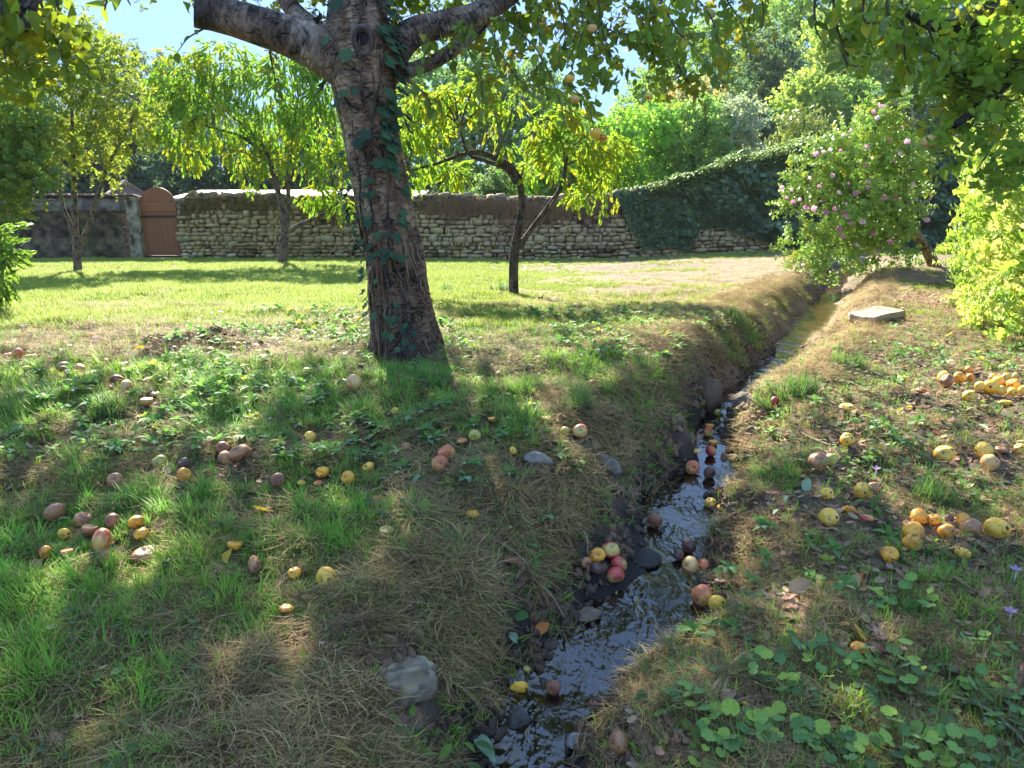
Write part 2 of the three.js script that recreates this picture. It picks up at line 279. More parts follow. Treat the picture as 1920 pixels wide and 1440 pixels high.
// ---------------------------------------------------------------- garden wall, gate, buildings behind
const WD = 21, topRow = [[-60, 370], [262, 370], [335, 376], [362, 366], [480, 367], [560, 372], [650, 371], [740, 374], [830, 368], [905, 371], [1000, 374], [1100, 371], [1180, 362], [1300, 332], [1400, 306], [1480, 288], [1560, 280], [1900, 282]];
const wallTop = (px) => { const x = at(px, 372, WD); return at(px, lerpTable(topRow, px), WD).y; };
const pxOf = (x) => 960 + x * F / (WD * 1.0) * 1.03; // column of a point of the wall plane
const groundW = (x) => H(x, WD - 0.1);
function wallCore(px0, px1, thick, color, mat, name, parent, rough = 0.03) {
  const x0 = at(px0, 420, WD).x, x1 = at(px1, 420, WD).x, nx = Math.ceil((x1 - x0) / 0.09), ny = 20, b = new B();
  const P = (i, j, back) => { const x = mix(x0, x1, i / nx), px = mix(px0, px1, i / nx), t = wallTop(px) + 0.05 * noise(x * 3, 1, 2), g = groundW(x) - 0.25, y = mix(g, t, j / ny); return V(x, y, back ? -WD - thick : -WD + rough * fbm(x * 4, y * 4, 3, 3) * (j === ny ? 0.3 : 1)); };
  const put = (p, u, v) => b.v(p, null, u, v, color(p));
  for (let j = 0; j <= ny; j++) for (let i = 0; i <= nx; i++) { const p = P(i, j); put(p, p.x, p.y); }
  for (let j = 0; j < ny; j++) for (let i = 0; i < nx; i++) { const a = j * (nx + 1) + i, c = a + nx + 1; b.i.push(a, a + 1, c, a + 1, c + 1, c); }
  const quad = (p, q, r, s) => { const o = b.p.length / 3; put(p, p.x, p.y); put(q, q.x, q.y); put(r, r.x, r.z); put(s, s.x, s.z); b.i.push(o, o + 1, o + 2, o, o + 2, o + 3); };
  for (let i = 0; i < nx; i++) { quad(P(i, ny), P(i + 1, ny), P(i + 1, ny, 1), P(i, ny, 1)); quad(P(i + 1, 0, 1), P(i, 0, 1), P(i, ny, 1), P(i + 1, ny, 1)); }
  quad(P(0, 0, 1), P(0, 0), P(0, ny), P(0, ny, 1)); quad(P(nx, 0), P(nx, 0, 1), P(nx, ny, 1), P(nx, ny));
  return part(name, b.out(true), mat, parent);
}
// rounded, uneven stones
function stoneGeo(s, w = 0.1) {
  reseed(s); const g = new THREE.BoxGeometry(1, 1, 1, 2, 2, 2), P = g.attributes.position, v = V(), J = {};
  for (let k = 0; k < P.count; k++) {
    v.fromBufferAttribute(P, k); const key = [v.x, v.y, v.z].map((x) => Math.round(x * 4)).join();
    J[key] ??= [gauss() * w, gauss() * w, gauss() * w]; const q = v.clone().multiplyScalar(2), l = Math.pow(Math.abs(q.x) ** 5 + Math.abs(q.y) ** 5 + Math.abs(q.z) ** 5, 0.2); if (l > 0) v.multiplyScalar(1 / l * 1.0);
    P.setXYZ(k, v.x + J[key][0], v.y + J[key][1], v.z + J[key][2]);
  }
  g.deleteAttribute('normal'); const U = g.attributes.uv; for (let k = 0; k < P.count; k++) U.setXY(k, P.getX(k) * 0.3 + s, P.getY(k) * 0.2);
  const b = new B(); g.computeVertexNormals(); b.geo(null, g); return mergeN(b.out());
}
function mergeN(g) { // smooth over seams by averaging normals of equal points
  const P = g.attributes.position, N = g.attributes.normal, m = new Map();
  for (let k = 0; k < P.count; k++) { const key = [P.getX(k), P.getY(k), P.getZ(k)].map((x) => Math.round(x * 5000)).join(); const a = m.get(key) || [0, 0, 0, []]; a[0] += N.getX(k); a[1] += N.getY(k); a[2] += N.getZ(k); a[3].push(k); m.set(key, a); }
  for (const [x, y, z, ks] of m.values()) { const l = Math.hypot(x, y, z) || 1; for (const k of ks) N.setXYZ(k, x / l, y / l, z / l); } return g;
}
const STONES = [1, 2, 3, 4, 5, 6, 7].map((s) => stoneGeo(s, 0.13));
const stoneTones = [[0.62, 0.48, 0.24], [0.52, 0.4, 0.19], [0.66, 0.54, 0.31], [0.44, 0.33, 0.17], [0.57, 0.41, 0.17], [0.5, 0.41, 0.24], [0.34, 0.22, 0.11], [0.28, 0.18, 0.09], [0.22, 0.17, 0.07]].map((c) => new THREE.MeshStandardMaterial({ color: new THREE.Color().setRGB(...c), roughness: 0.95, map: stoneMap, bumpMap: soilBump, bumpScale: 0.012 }));
{ // rendered wall left of the gate
  const w = thing('rendered_wall', 'dark weathered rendered wall with a tile coping left of the brown gate', 'wall', V(0, 0, 0));
  const dark = (p) => { const k = 0.5 + 0.5 * fbm(p.x * 0.9, p.y * 1.2, 4, 3), moss = sst(0.18, 0.45, fbm(p.x * 1.1 + 9, p.y * 1.4, 8, 3)); return cmix(cmix([0.12, 0.085, 0.045], [0.27, 0.21, 0.12], k), [0.11, 0.1, 0.02], moss * 0.8); };
  wallCore(-420, 242, 0.4, dark, MAT.plaster, 'render_coat', w, 0.06);
  { const b = new B(), x0 = at(-420, 370, WD).x, x1 = at(242, 370, WD).x, t = wallTop(100), n = 60; // band under the coping, leaning back
    for (let i = 0; i <= n; i++) { const x = mix(x0, x1, i / n); for (const [y, z] of [[t - 0.36, 0.02], [t - 0.34, 0.1], [t - 0.03, 0.03], [t + 0.0, -0.1]]) b.v(V(x, y + 0.012 * noise(x * 3, y * 5), -WD + z + 0.015 * noise(x * 4, y * 4, 3)), null, x, y, jit([0.2, 0.175, 0.145], 0.12)); }
    for (let i = 0; i < n; i++) for (let j = 0; j < 3; j++) { const a = i * 4 + j; b.i.push(a, a + 4, a + 1, a + 4, a + 5, a + 1); }
    part('upper_band', b.out(true), MAT.plaster, w); }
  reseed(31); const tg = new THREE.CylinderGeometry(0.1, 0.115, 0.56, 8, 1, false, 0, Math.PI); tg.rotateX(-Math.PI / 2); tg.rotateZ(Math.PI / 2); tg.scale(1, 0.55, 1); // half-round tiles
  const tm = [[0.34, 0.19, 0.14], [0.4, 0.25, 0.19], [0.3, 0.2, 0.16]].map((c) => new THREE.MeshStandardMaterial({ color: new THREE.Color().setRGB(...c), roughness: 0.9, map: stoneMap, side: THREE.DoubleSide }));
  for (let x = at(-200, 370, WD).x; x < at(255, 370, WD).x; x += 0.215) { const m = part('tile', tg, tm[Math.floor(rnd() * 3)], w); m.position.set(x, wallTop(100) + 0.015 + gauss() * 0.012, -WD - 0.17); m.rotation.set(-0.12 + gauss() * 0.03, gauss() * 0.05, gauss() * 0.06); m.scale.y = rr(0.8, 1.1); }
}
{ // pier between wall and gate, with brick quoins
  const w = thing('gate_pier', 'grey cement pier with an orange brick edge beside the brown gate', 'pier', V(0, 0, 0)), x0 = at(243, 420, WD).x, x1 = at(266, 420, WD).x, g = groundW(x0) - 0.1, t = wallTop(250) + 0.02;
  const b = new B(), bx = new THREE.BoxGeometry(x1 - x0, t - g, 0.5, 4, 14, 3), P = bx.attributes.position; for (let k = 0; k < P.count; k++) P.setXYZ(k, P.getX(k) + 0.02 * noise(P.getY(k) * 4, P.getZ(k) * 4, 1), P.getY(k), P.getZ(k) + 0.025 * noise(P.getX(k) * 6, P.getY(k) * 5, 2)); bx.computeVertexNormals(); { const U = bx.attributes.uv; for (let k = 0; k < P.count; k++) U.setXY(k, P.getX(k) + P.getZ(k), P.getY(k)); }
  b.geo(new THREE.Matrix4().makeTranslation((x0 + x1) / 2, (g + t) / 2, -WD - 0.12), bx, [0.4, 0.34, 0.24]); part('cement_face', b.out(), MAT.plaster, w);
  const bg = new THREE.BoxGeometry(1, 1, 1); reseed(5); const bm = [[0.33, 0.15, 0.08], [0.27, 0.13, 0.08], [0.36, 0.2, 0.12]].map((c) => new THREE.MeshStandardMaterial({ color: new THREE.Color().setRGB(...c), roughness: 0.95, map: stoneMap }));
  for (let y = g + 0.1, k = 0; y < t - 0.02; y += 0.078, k++) { const m = part('brick', bg, bm[k % 3], w), L = k % 2 ? 0.21 : 0.13; m.scale.set(L, 0.058, 0.3); m.position.set(x0 - 0.01 - L / 2 + 0.05, y + gauss() * 0.004, -WD + 0.0 - 0.1 + rr(0, 0.02)); m.rotation.z = gauss() * 0.03; }
}
{ // wooden gate with a rounded top
  const xl = at(267, 430, WD).x, xr = at(333, 430, WD).x, w = xr - xl, g = groundW(xl) + 0.02, top = at(300, 351, WD).y, sh = at(300, 381, WD).y;
  const t = thing('garden_gate', 'brown wooden garden gate with a rounded top set in the old wall', 'gate', V((xl + xr) / 2, g, -WD - 0.06));
  const R = (w * w / 4 + (top - sh) ** 2) / (2 * (top - sh)), arch = (x) => Math.sqrt(Math.max(0, R * R - x * x)) - R + top - g, n = 7, bw = w / n;
  const gm = [0.19, 0.2, 0.175, 0.185].map((k) => new THREE.MeshStandardMaterial({ color: new THREE.Color().setRGB(k * 1.45, k * 0.5, k * 0.17), roughness: 0.6, bumpMap: barkBump, bumpScale: 0.002 }));
  for (let k = 0; k < n; k++) { const a = -w / 2 + k * bw + 0.003, c = a + bw - 0.006, s = new THREE.Shape(); s.moveTo(a, 0.08); s.lineTo(c, 0.08); for (let j = 0; j <= 4; j++) { const x = mix(c, a, j / 4); s.lineTo(x, arch(x)); } part('board', new THREE.ExtrudeGeometry(s, { depth: 0.03, bevelEnabled: true, bevelThickness: 0.004, bevelSize: 0.003, bevelSegments: 1 }), gm[k % 4], t); }
  const rail = (name, y, h, z, m) => { const p = part(name, new THREE.BoxGeometry(w + 0.02, h, 0.025), m, t); p.position.set(0, y, 0.034 + z); return p; };
  rail('rail', sh - g - 0.12, 0.2, 0.014, gm[1]); rail('ledge', sh - g - 0.012, 0.018, 0.022, new THREE.MeshStandardMaterial({ color: new THREE.Color().setRGB(0.35, 0.2, 0.12), roughness: 0.6 }));
  rail('hinge_strap', at(300, 406, WD).y - g, 0.06, 0.02, new THREE.MeshStandardMaterial({ color: 0x0c0a09, roughness: 0.5 })); rail('kick_board', 0.12, 0.1, 0.012, gm[2]); rail('threshold', 0.03, 0.06, -0.01, new THREE.MeshStandardMaterial({ color: 0x15110e, roughness: 0.9 }));
  const post = (x) => { const p = part('post', new THREE.BoxGeometry(0.07, sh - g + 0.02, 0.1), gm[2], t); p.position.set(x, (sh - g) / 2, -0.03); }; post(-w / 2 - 0.03); post(w / 2 + 0.03);
}
const ivyBottom = [[1165, 372], [1185, 420], [1205, 455], [1235, 466], [1285, 466], [1315, 420], [1345, 405], [1400, 428], [1450, 445], [1500, 462], [1600, 478], [1740, 490], [1900, 500]];
{ // rubble stone wall
  const w = thing('stone_wall', 'old rubble stone wall with a mossy broken top right of the gate', 'wall', V(0, 0, 0)), mort = (p) => cmix([0.24, 0.18, 0.11], [0.14, 0.11, 0.065], 0.5 + 0.5 * fbm(p.x * 3, p.y * 3, 6, 2));
  wallCore(336, 1990, 0.45, mort, MAT.plaster, 'mortar', w, 0.07);
  reseed(77); const x0 = at(338, 430, WD).x, x1 = at(1480, 430, WD).x, list = [];
  for (let y = -0.1, row = 0; y < 2.2; row++) {
    const hgt = rr(0.075, 0.17) * (row < 2 ? 1.25 : 1);
    for (let x = x0 + rr(-0.1, 0.05); x < x1;) {
      const L = rr(0.08, 0.3) * (rnd() < 0.12 ? 1.5 : 1), px = pxOf(x + L / 2), yy = y + groundW(x) + 0.05, q = at(px, 430, WD); x += L;
      const top = wallTop(px), rowPx = 382 - (yy + hgt / 2 - EYE) * F / WD * 0.97; if (yy + hgt * 0.6 > top) continue;
      if (px > 1180 && rowPx < lerpTable(ivyBottom, px) - 12) continue;
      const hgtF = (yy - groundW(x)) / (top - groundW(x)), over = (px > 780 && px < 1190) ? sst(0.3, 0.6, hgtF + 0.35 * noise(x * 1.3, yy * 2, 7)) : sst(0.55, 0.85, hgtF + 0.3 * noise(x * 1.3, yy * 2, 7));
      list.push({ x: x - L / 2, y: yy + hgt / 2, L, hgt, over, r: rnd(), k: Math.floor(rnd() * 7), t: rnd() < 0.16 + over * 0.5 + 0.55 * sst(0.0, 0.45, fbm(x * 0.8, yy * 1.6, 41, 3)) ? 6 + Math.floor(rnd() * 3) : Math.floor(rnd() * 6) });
    }
    y += hgt * 0.96;
  }
  list.sort((a, b) => a.over - b.over || a.y - b.y);
  const rest = new B();
  list.forEach((s, i) => {
    const sc = V(s.L * rr(0.85, 1.15), s.hgt * rr(0.75, 1.35), 0.2), p = V(s.x + gauss() * 0.02, s.y + gauss() * 0.035, -WD - 0.05 + s.r * 0.1 - s.over * 0.07), q = E(gauss() * 0.06, gauss() * 0.1, gauss() * 0.17);
    if (i < 300) { const m = part('stone', STONES[s.k], stoneTones[s.t], w); m.position.copy(p); m.quaternion.copy(q); m.scale.copy(sc); }
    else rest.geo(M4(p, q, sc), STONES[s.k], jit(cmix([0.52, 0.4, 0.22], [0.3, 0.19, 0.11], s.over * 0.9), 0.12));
  });
  for (let x = x0 + 0.1; x < at(1230, 400, WD).x; x += rr(0.12, 0.3)) rest.geo(M4(V(x, wallTop(pxOf(x)) + rr(-0.03, 0.05), -WD - rr(0.05, 0.3)), E(gauss() * 0.3, gauss(), gauss() * 0.3), V(rr(0.2, 0.4), rr(0.1, 0.2), rr(0.2, 0.35))), STONES[Math.floor(rnd() * 7)], jit([0.34, 0.26, 0.17], 0.2));
  part('stone_rubble', rest.out(), MAT.stone, w, 'stuff');
  // moss cushions along the top and on the face
  const moss = new THREE.IcosahedronGeometry(1, 2), MP = moss.attributes.position, v = V(); for (let k = 0; k < MP.count; k++) { v.fromBufferAttribute(MP, k); const f = 1 + 0.3 * noise(v.x * 3, v.y * 3, v.z * 3) + 0.15 * noise(v.x * 8, v.y * 8, v.z * 8); MP.setXYZ(k, v.x * f, v.y * f * 0.8, v.z * f); } moss.computeVertexNormals();
  const mb = new B(); mb.geo(null, moss); const mg = mergeN(mb.out()), I = new Inst();
  for (let k = 0; k < 620; k++) { const x = rr(x0, at(1250, 400, WD).x), px = pxOf(x), top = wallTop(px), onTop = rnd() < 0.5, y = onTop ? top + rr(-0.04, 0.05) : top - Math.abs(gauss()) * 0.5; I.add(V(x, y, -WD + (onTop ? rr(-0.35, 0.05) : rr(-0.02, 0.04))), E(rnd() * 6, rnd() * 6, 0), V(rr(0.04, 0.13), rr(0.03, 0.08), rr(0.04, 0.09)), jit(rnd() < 0.35 ? [0.22, 0.15, 0.045] : rnd() < 0.6 ? [0.12, 0.1, 0.05] : [0.2, 0.16, 0.11], 0.2)); }
  I.out('moss', mg, MAT.plain, w);
}
{ // dry creeper hanging down the face of the wall
  reseed(91); const b = new B(); for (let k = 0; k < 14; k++) { const x = gauss() * 0.12, z = rr(0, 0.05), L = rr(0.12, 0.34), q = []; for (let j = 0; j <= 3; j++) q.push(V(x + gauss() * 0.02 * j, -L * j / 3, z + 0.02 * Math.sin(j) + rr(0, 0.012))); tube(b, q, [0.004, 0.003], 3, { steps: 3, color: jit([1, 1, 1], 0.3), cap: false }); for (let j = 0; j < 3; j++) leaf(b, 0.035, 0.02, { segs: 2, m: M4(q[1 + Math.floor(rnd() * 3)], E(rnd() * 6, rnd() * 6, rnd() * 6), 1), color: jit([1, 0.9, 0.8], 0.3) }); }
  const g = b.out(true), I = new Inst();
  for (let k = 0; k < 420; k++) { const px = rr(800, 1215), t = Math.abs(gauss()), x = at(px, 400, WD).x, lo = 0.2 + 0.65 * (0.5 + 0.5 * noise(x * 1.1, 4, 1)) * (px < 860 ? 0.5 : 1), y = wallTop(px) - t * lo * 1.25; if (y < groundW(x) + 0.25) continue; I.add(V(x, y, -WD + 0.05), E(gauss() * 0.1, gauss() * 0.5, gauss() * 0.25), rr(0.7, 1.2), jit(rnd() < 0.7 ? [0.42, 0.28, 0.2] : [0.46, 0.32, 0.15], 0.25)); }
  const c = thing('dry_creeper', 'dry brown creeper hanging over the upper face of the stone wall', 'creeper', V(0, 0, 0)); I.out('dry_stems', g, MAT.straw, c);
  const J = new Inst(); for (let k = 0; k < 200; k++) { const px = rr(345, 660), x = at(px, 400, WD).x, y = wallTop(px) - Math.abs(gauss()) * (px > 560 ? 1.0 : 0.62) - 0.02; if (y < groundW(x) + 0.2) continue; J.add(V(x, y, -WD + 0.05), E(gauss() * 0.1, gauss() * 0.5, gauss() * 0.25), rr(0.5, 0.9), jit(rnd() < 0.6 ? [0.3, 0.25, 0.1] : [0.4, 0.3, 0.13], 0.25)); }
  const c2 = thing('wall_moss_and_weed', 'dark olive weeds and moss covering the wall face right of the gate', 'weeds', V(0, 0, 0)); J.out('weed_stems', g, MAT.straw, c2);
}
{ // hut and shed behind the wall
  const d = 30, A = at(196, 366, d), r = at(222, 341, d), h = thing('stone_hut', 'small old hut whose tiled gable roof shows behind the rendered wall', 'hut', V(A.x + 0.9, 0, -d)); h.rotation.y = 0.55;
  const W = 0.85, L = 2.4, ey = r.y - 0.62, b = new B(); // gable end towards the garden
  const quad = (p, q, s, t, c) => { const o = b.p.length / 3; for (const x of [p, q, s, t]) b.v(x, null, x.x + x.z, x.y, c); b.i.push(o, o + 1, o + 2, o, o + 2, o + 3); };
  const c = [0.24, 0.19, 0.17]; quad(V(-W, -0.5, 0), V(W, -0.5, 0), V(W, ey, 0), V(-W, ey, 0), c); { const o = b.p.length / 3; for (const x of [V(-W, ey, 0), V(W, ey, 0), V(0, r.y, 0)]) b.v(x, null, x.x, x.y, c); b.i.push(o, o + 1, o + 2); }
  for (const s of [-1, 1]) quad(V(s * W, -0.5, 0), V(s * W, -0.5, -L), V(s * W, ey, -L), V(s * W, ey, 0), c); quad(V(-W, -0.5, -L), V(W, -0.5, -L), V(W, ey, -L), V(-W, ey, -L), c);
  part('wall', b.out(true), new THREE.MeshStandardMaterial({ vertexColors: true, map: stoneMap, roughness: 0.95, side: THREE.DoubleSide }), h);
  const sl = Math.hypot(W, r.y - ey), an = Math.atan2(r.y - ey, W), tg = new THREE.BoxGeometry(1, 1, 1), tm = [[0.36, 0.25, 0.22], [0.42, 0.31, 0.28], [0.32, 0.24, 0.22]].map((k) => new THREE.MeshStandardMaterial({ color: new THREE.Color().setRGB(...k), roughness: 0.85, map: stoneMap })); reseed(3);
  for (const s of [-1, 1]) { const slope = part('roof', new THREE.BoxGeometry(sl + 0.1, 0.03, L + 0.15), tm[0], h); slope.position.set(s * W / 2, (r.y + ey) / 2 + 0.005, -L / 2); slope.rotation.z = -s * an; for (let i = 0; i < 6; i++) for (let k = 0; k < 11; k++) { const t = part('tile', tg, tm[Math.floor(rnd() * 3)], slope); t.scale.set(0.2, 0.015, 0.2); t.position.set(-sl / 2 + 0.1 + i * 0.17, 0.027 + rr(0, 0.008), -L / 2 + 0.1 + k * 0.22); t.rotation.z = s * 0.07 + gauss() * 0.02; t.rotation.y = gauss() * 0.05; } }
  const cap = part('ridge', new THREE.CylinderGeometry(0.07, 0.07, L + 0.2, 8), tm[1], h); cap.rotation.x = Math.PI / 2; cap.position.set(0, r.y + 0.02, -L / 2);
  const s = thing('low_shed', 'long low shed with a pale sheet roof just visible over the stone wall', 'shed', V(0, 0, 0)), d1 = 26.5, a = at(318, 372, d1), e = at(790, 372, d1), ry = at(500, 357, 29).y, pale = new THREE.MeshStandardMaterial({ color: new THREE.Color().setRGB(0.62, 0.56, 0.55), roughness: 0.55, metalness: 0.1 });
  const run = 2.6, rise = ry - a.y - 0.02, n = 8, pw = (e.x - a.x) / n; for (let k = 0; k < n; k++) { const m = part('roof_panel', new THREE.BoxGeometry(pw - 0.012, 0.035, Math.hypot(run, rise)), pale, s); m.position.set(a.x + pw * (k + 0.5), (a.y + ry) / 2 + (k % 2) * 0.006, -d1 - run / 2); m.rotation.x = Math.atan2(rise, run); }
  const wl = part('wall', new THREE.BoxGeometry(e.x - a.x - 0.2, a.y + 0.6, run - 0.3), new THREE.MeshStandardMaterial({ color: 0x8a7d6a, roughness: 0.95, map: stoneMap }), s); wl.position.set((a.x + e.x) / 2, (a.y - 0.6) / 2 - 0.04, -d1 - run / 2);
}
// ---------------------------------------------------------------- foliage pieces
const twigC = [0.5, 0.32, 0.2];
// a sprig along +y: a twig with leaves; hang: leaves point down
function sprig(s, { L = 0.2, n = 9, len = 0.06, wid = 0.04, segs = 2, spread = 0.9, hang = 0, twig = 0.0025, curl = 0.25, shape = 0.45, fold = 0.25 } = {}) {
  reseed(s); const b = new B(); if (twig) tube(b, [V(0, 0, 0), V(gauss() * 0.02, L * 0.5, gauss() * 0.02), V(gauss() * 0.03, L, gauss() * 0.03)], [twig, twig * 0.5], 3, { steps: 2, color: twigC, cap: false });
  for (let k = 0; k < n; k++) {
    const t = (k + rnd()) / n, yaw = k * 2.4 + gauss() * 0.4, p = V(0, L * (0.1 + 0.9 * t), 0), sc = rr(0.7, 1.15);
    const q = E(0, yaw, rr(0.1, spread) - hang * 1.4, 'YZX').multiply(E(gauss() * 0.6, 0, 0));
    leaf(b, len * sc, wid * sc, { segs, curl: curl * rr(0.4, 1.6), shape, fold, m: M4(p, q, 1), color: jit([1, 1, 1], 0.14) });
  }
  return b.out();
}
const SP = {
  apple: [1, 2, 3].map((s) => sprig(s, { L: 0.2, n: 9, len: 0.072, wid: 0.046, segs: 3 })),
  round: [4, 5].map((s) => sprig(s, { L: 0.3, n: 11, len: 0.085, wid: 0.06, segs: 2 })),
  peach: [6, 7, 8].map((s) => sprig(s, { L: 0.26, n: 14, len: 0.12, wid: 0.03, segs: 4, hang: 1, spread: 0.7, curl: 0.5, shape: 0.4 })),
  far: [9, 10, 11].map((s) => sprig(s, { L: 0.5, n: 13, len: 0.17, wid: 0.12, segs: 2, twig: 0, spread: 1.2 })),
  shrub: [12, 13].map((s) => sprig(s, { L: 0.3, n: 12, len: 0.09, wid: 0.06, segs: 2, spread: 1.0 })),
  hedge: [14, 15].map((s) => sprig(s, { L: 0.16, n: 11, len: 0.055, wid: 0.05, segs: 2, spread: 0.9 })),
};
const dirR = () => { const z = rr(-1, 1), a = rr(0, 6.2832), r = Math.sqrt(1 - z * z); return V(r * Math.cos(a), z, r * Math.sin(a)); };
// leaves through the lobes of a crown; one part of its tree
function crown(parent, lobes, sprigs, mat, n, { color, tone = 0.16, size = 1, droop = 0.2, gap = 0.0, freq = 1.2, name = 'crown', alt, altShare = 0, minY = -99, flat = 0.9, shell = 0.45 } = {}) {
  const W = lobes.map((l) => l.r ** 2), T = W.reduce((a, b) => a + b, 0), Is = sprigs.map(() => new Inst()), tones = lobes.map(() => 1 + gauss() * tone);
  for (let k = 0; k < n; k++) {
    let r = rnd() * T, i = 0; while ((r -= W[i]) > 0 && i < W.length - 1) i++;
    const l = lobes[i], u = dirR(), rad = l.r * (shell + (1 - shell) * Math.sqrt(rnd())) * (1 + 0.25 * noise(u.x * 3 + i, u.y * 3, u.z * 3)), p = l.c.clone().add(V(u.x * rad, u.y * rad * flat, u.z * rad));
    if (p.y < minY) continue;
    if (gap && noise(p.x * freq, p.y * freq, p.z * freq) < -1 + gap * 2 - 0.0 && rnd() < 0.9) continue;
    const d = u.clone().multiplyScalar(0.8).add(V(gauss(), gauss() * 0.7 + 0.25 - droop * 1.6, gauss())).normalize();
    let c = color; if (alt && rnd() < altShare * (0.4 + 1.2 * (0.5 + noise(p.x * 0.8, p.y * 0.8, p.z * 0.8)))) c = alt;
    Is[k % sprigs.length].add(p, toY(d, rnd() * 6.28), size * rr(0.75, 1.25), jit(c.map((x) => x * tones[i]), 0.13));
  }
  const I = new Inst(); // one mesh per sprig shape would be several parts; merge shapes first
  Is.forEach((J, j) => { if (J.m.length) J.out(j ? name + '_spray' : name, sprigs[j], mat, parent); });
}
const barkC = (base, moss = 0) => (t, a, p) => { const k = 1 + 0.25 * fbm(p.x * 9, p.y * 9, p.z * 9, 3), m = moss * sst(0.1, 0.5, fbm(p.x * 5, p.y * 5, p.z * 5 + 4, 2)); return cmix(base.map((c) => c * k), [0.12, 0.12, 0.05], m); };
const rough = (f = 10, a = 0.08) => (t, an, p) => 1 + a * fbm(Math.cos(an) * 1.6 + p.x, p.y * f * 0.5, Math.sin(an) * 1.6 + p.z, 3) * 2;
const px2w = (arr, d) => arr.map(([x, y, k]) => at(x, y, d + (k || 0)));
const lobesPx = (arr, d, deep = 0.8) => arr.map(([x, y, r]) => { const w = r * d / F; return { c: at(x, y, d + gauss() * w * deep), r: w }; });
// a tree whose stems and lobes are listed as seen
function tree(name, label, group, d, stems, lobes, o) {
  const foot = stems[0] && at(stems[0].p[0][0], stems[0].p[0][1], d), base = foot ? V(foot.x, H(foot.x, d), -d) : null;
  const t = thing(name, label, o.category || 'tree', base || V(0, 0, -d), group), off = t.position.clone().negate();
  const L = lobesPx(lobes, d, o.deep); for (const l of L) l.c.add(off);
  stems.forEach((s, i) => { const pts = px2w(s.p, d); if (i === 0) pts[0].y = H(pts[0].x, d) - 0.05; for (const p of pts) p.add(off); const b = new B(); tube(b, pts, s.r, s.r[0] > 0.05 ? 14 : 8, { bump: rough(10, 0.07), color: barkC(o.bark || [0.2, 0.16, 0.12], 0.3) }); part(i ? 'limb' : 'trunk', b.out(true), MAT.bark, t); });
  if (o.fork) for (const l of L) { const b = new B(), from = o.fork(l, L), end = l.c.clone().add(V(0, 0.1, 0)), mid = from.clone().lerp(end, 0.55).add(V(gauss() * 0.1, 0.12, gauss() * 0.1)); tube(b, [from, mid, end], [l.r * 0.035 + 0.008, 0.006], 5, { steps: 8, color: barkC(o.bark || [0.2, 0.16, 0.12]) }); part('branch', b.out(true), MAT.twig, t); }
  crown(t, L, o.sprigs, o.mat || MAT.leaf, o.n, o);
  return t;
}
const nearestOn = (stems, d, off) => { const pts = stems.flatMap((s) => px2w(s.p.slice(1), d)); return (l) => { let b = pts[0], m = 1e9; for (const p of pts) { const q = p.clone().add(off), k = q.distanceTo(l.c); if (k < m && q.y < l.c.y + 0.3) { m = k; b = q; } } return b.clone(); }; };
const stemTree = (name, label, d, stems, lobes, o) => { const f = at(stems[0].p[0][0], stems[0].p[0][1], d), off = V(-f.x, -H(f.x, d), d); return tree(name, label, o.group, d, stems, lobes, { ...o, fork: nearestOn(stems, d, off) }); };
// ---------------------------------------------------------------- trees of the garden
reseed(101);
stemTree('young_tree', 'slender young tree with three stems in front of the rendered wall', 15.5,
  [{ p: [[145, 505], [144, 470], [141, 430], [140, 380], [137, 300], [135, 200], [138, 110]], r: [0.085, 0.075, 0.06, 0.05, 0.03, 0.012] }, { p: [[142, 462], [133, 425], [118, 385], [110, 330], [104, 270]], r: [0.045, 0.04, 0.03, 0.012] }, { p: [[146, 462], [163, 430], [178, 385], [198, 320], [235, 250], [262, 190]], r: [0.055, 0.05, 0.04, 0.025, 0.012] }],
  [[140, 130, 70], [80, 170, 70], [200, 190, 55], [60, 100, 55], [120, 50, 45], [225, 250, 48], [175, 275, 50], [95, 265, 55], [210, 120, 40], [40, 200, 55], [20, 130, 60], [180, 90, 40], [255, 200, 35], [150, 220, 50], [130, 310, 30], [195, 330, 26]],
  { sprigs: SP.round, n: 2400, color: [0.27, 0.35, 0.04], alt: [0.4, 0.44, 0.03], altShare: 0.15, bark: [0.3, 0.24, 0.18], size: 0.8, gap: 0.2, freq: 1.8 });
stemTree('leafy_tree', 'mid green leafy tree at the left edge over the rendered wall', 13,
  [{ p: [[-90, 545], [-85, 460], [-70, 360], [-40, 260]], r: [0.11, 0.09, 0.06, 0.02] }],
  [[15, 235, 65], [0, 320, 65], [55, 315, 40], [-50, 200, 110], [35, 270, 45], [-30, 370, 60], [70, 345, 30], [10, 380, 30], [-90, 280, 90]],
  { sprigs: SP.round, n: 2000, color: [0.2, 0.32, 0.045], alt: [0.34, 0.4, 0.04], altShare: 0.2, size: 0.8 });
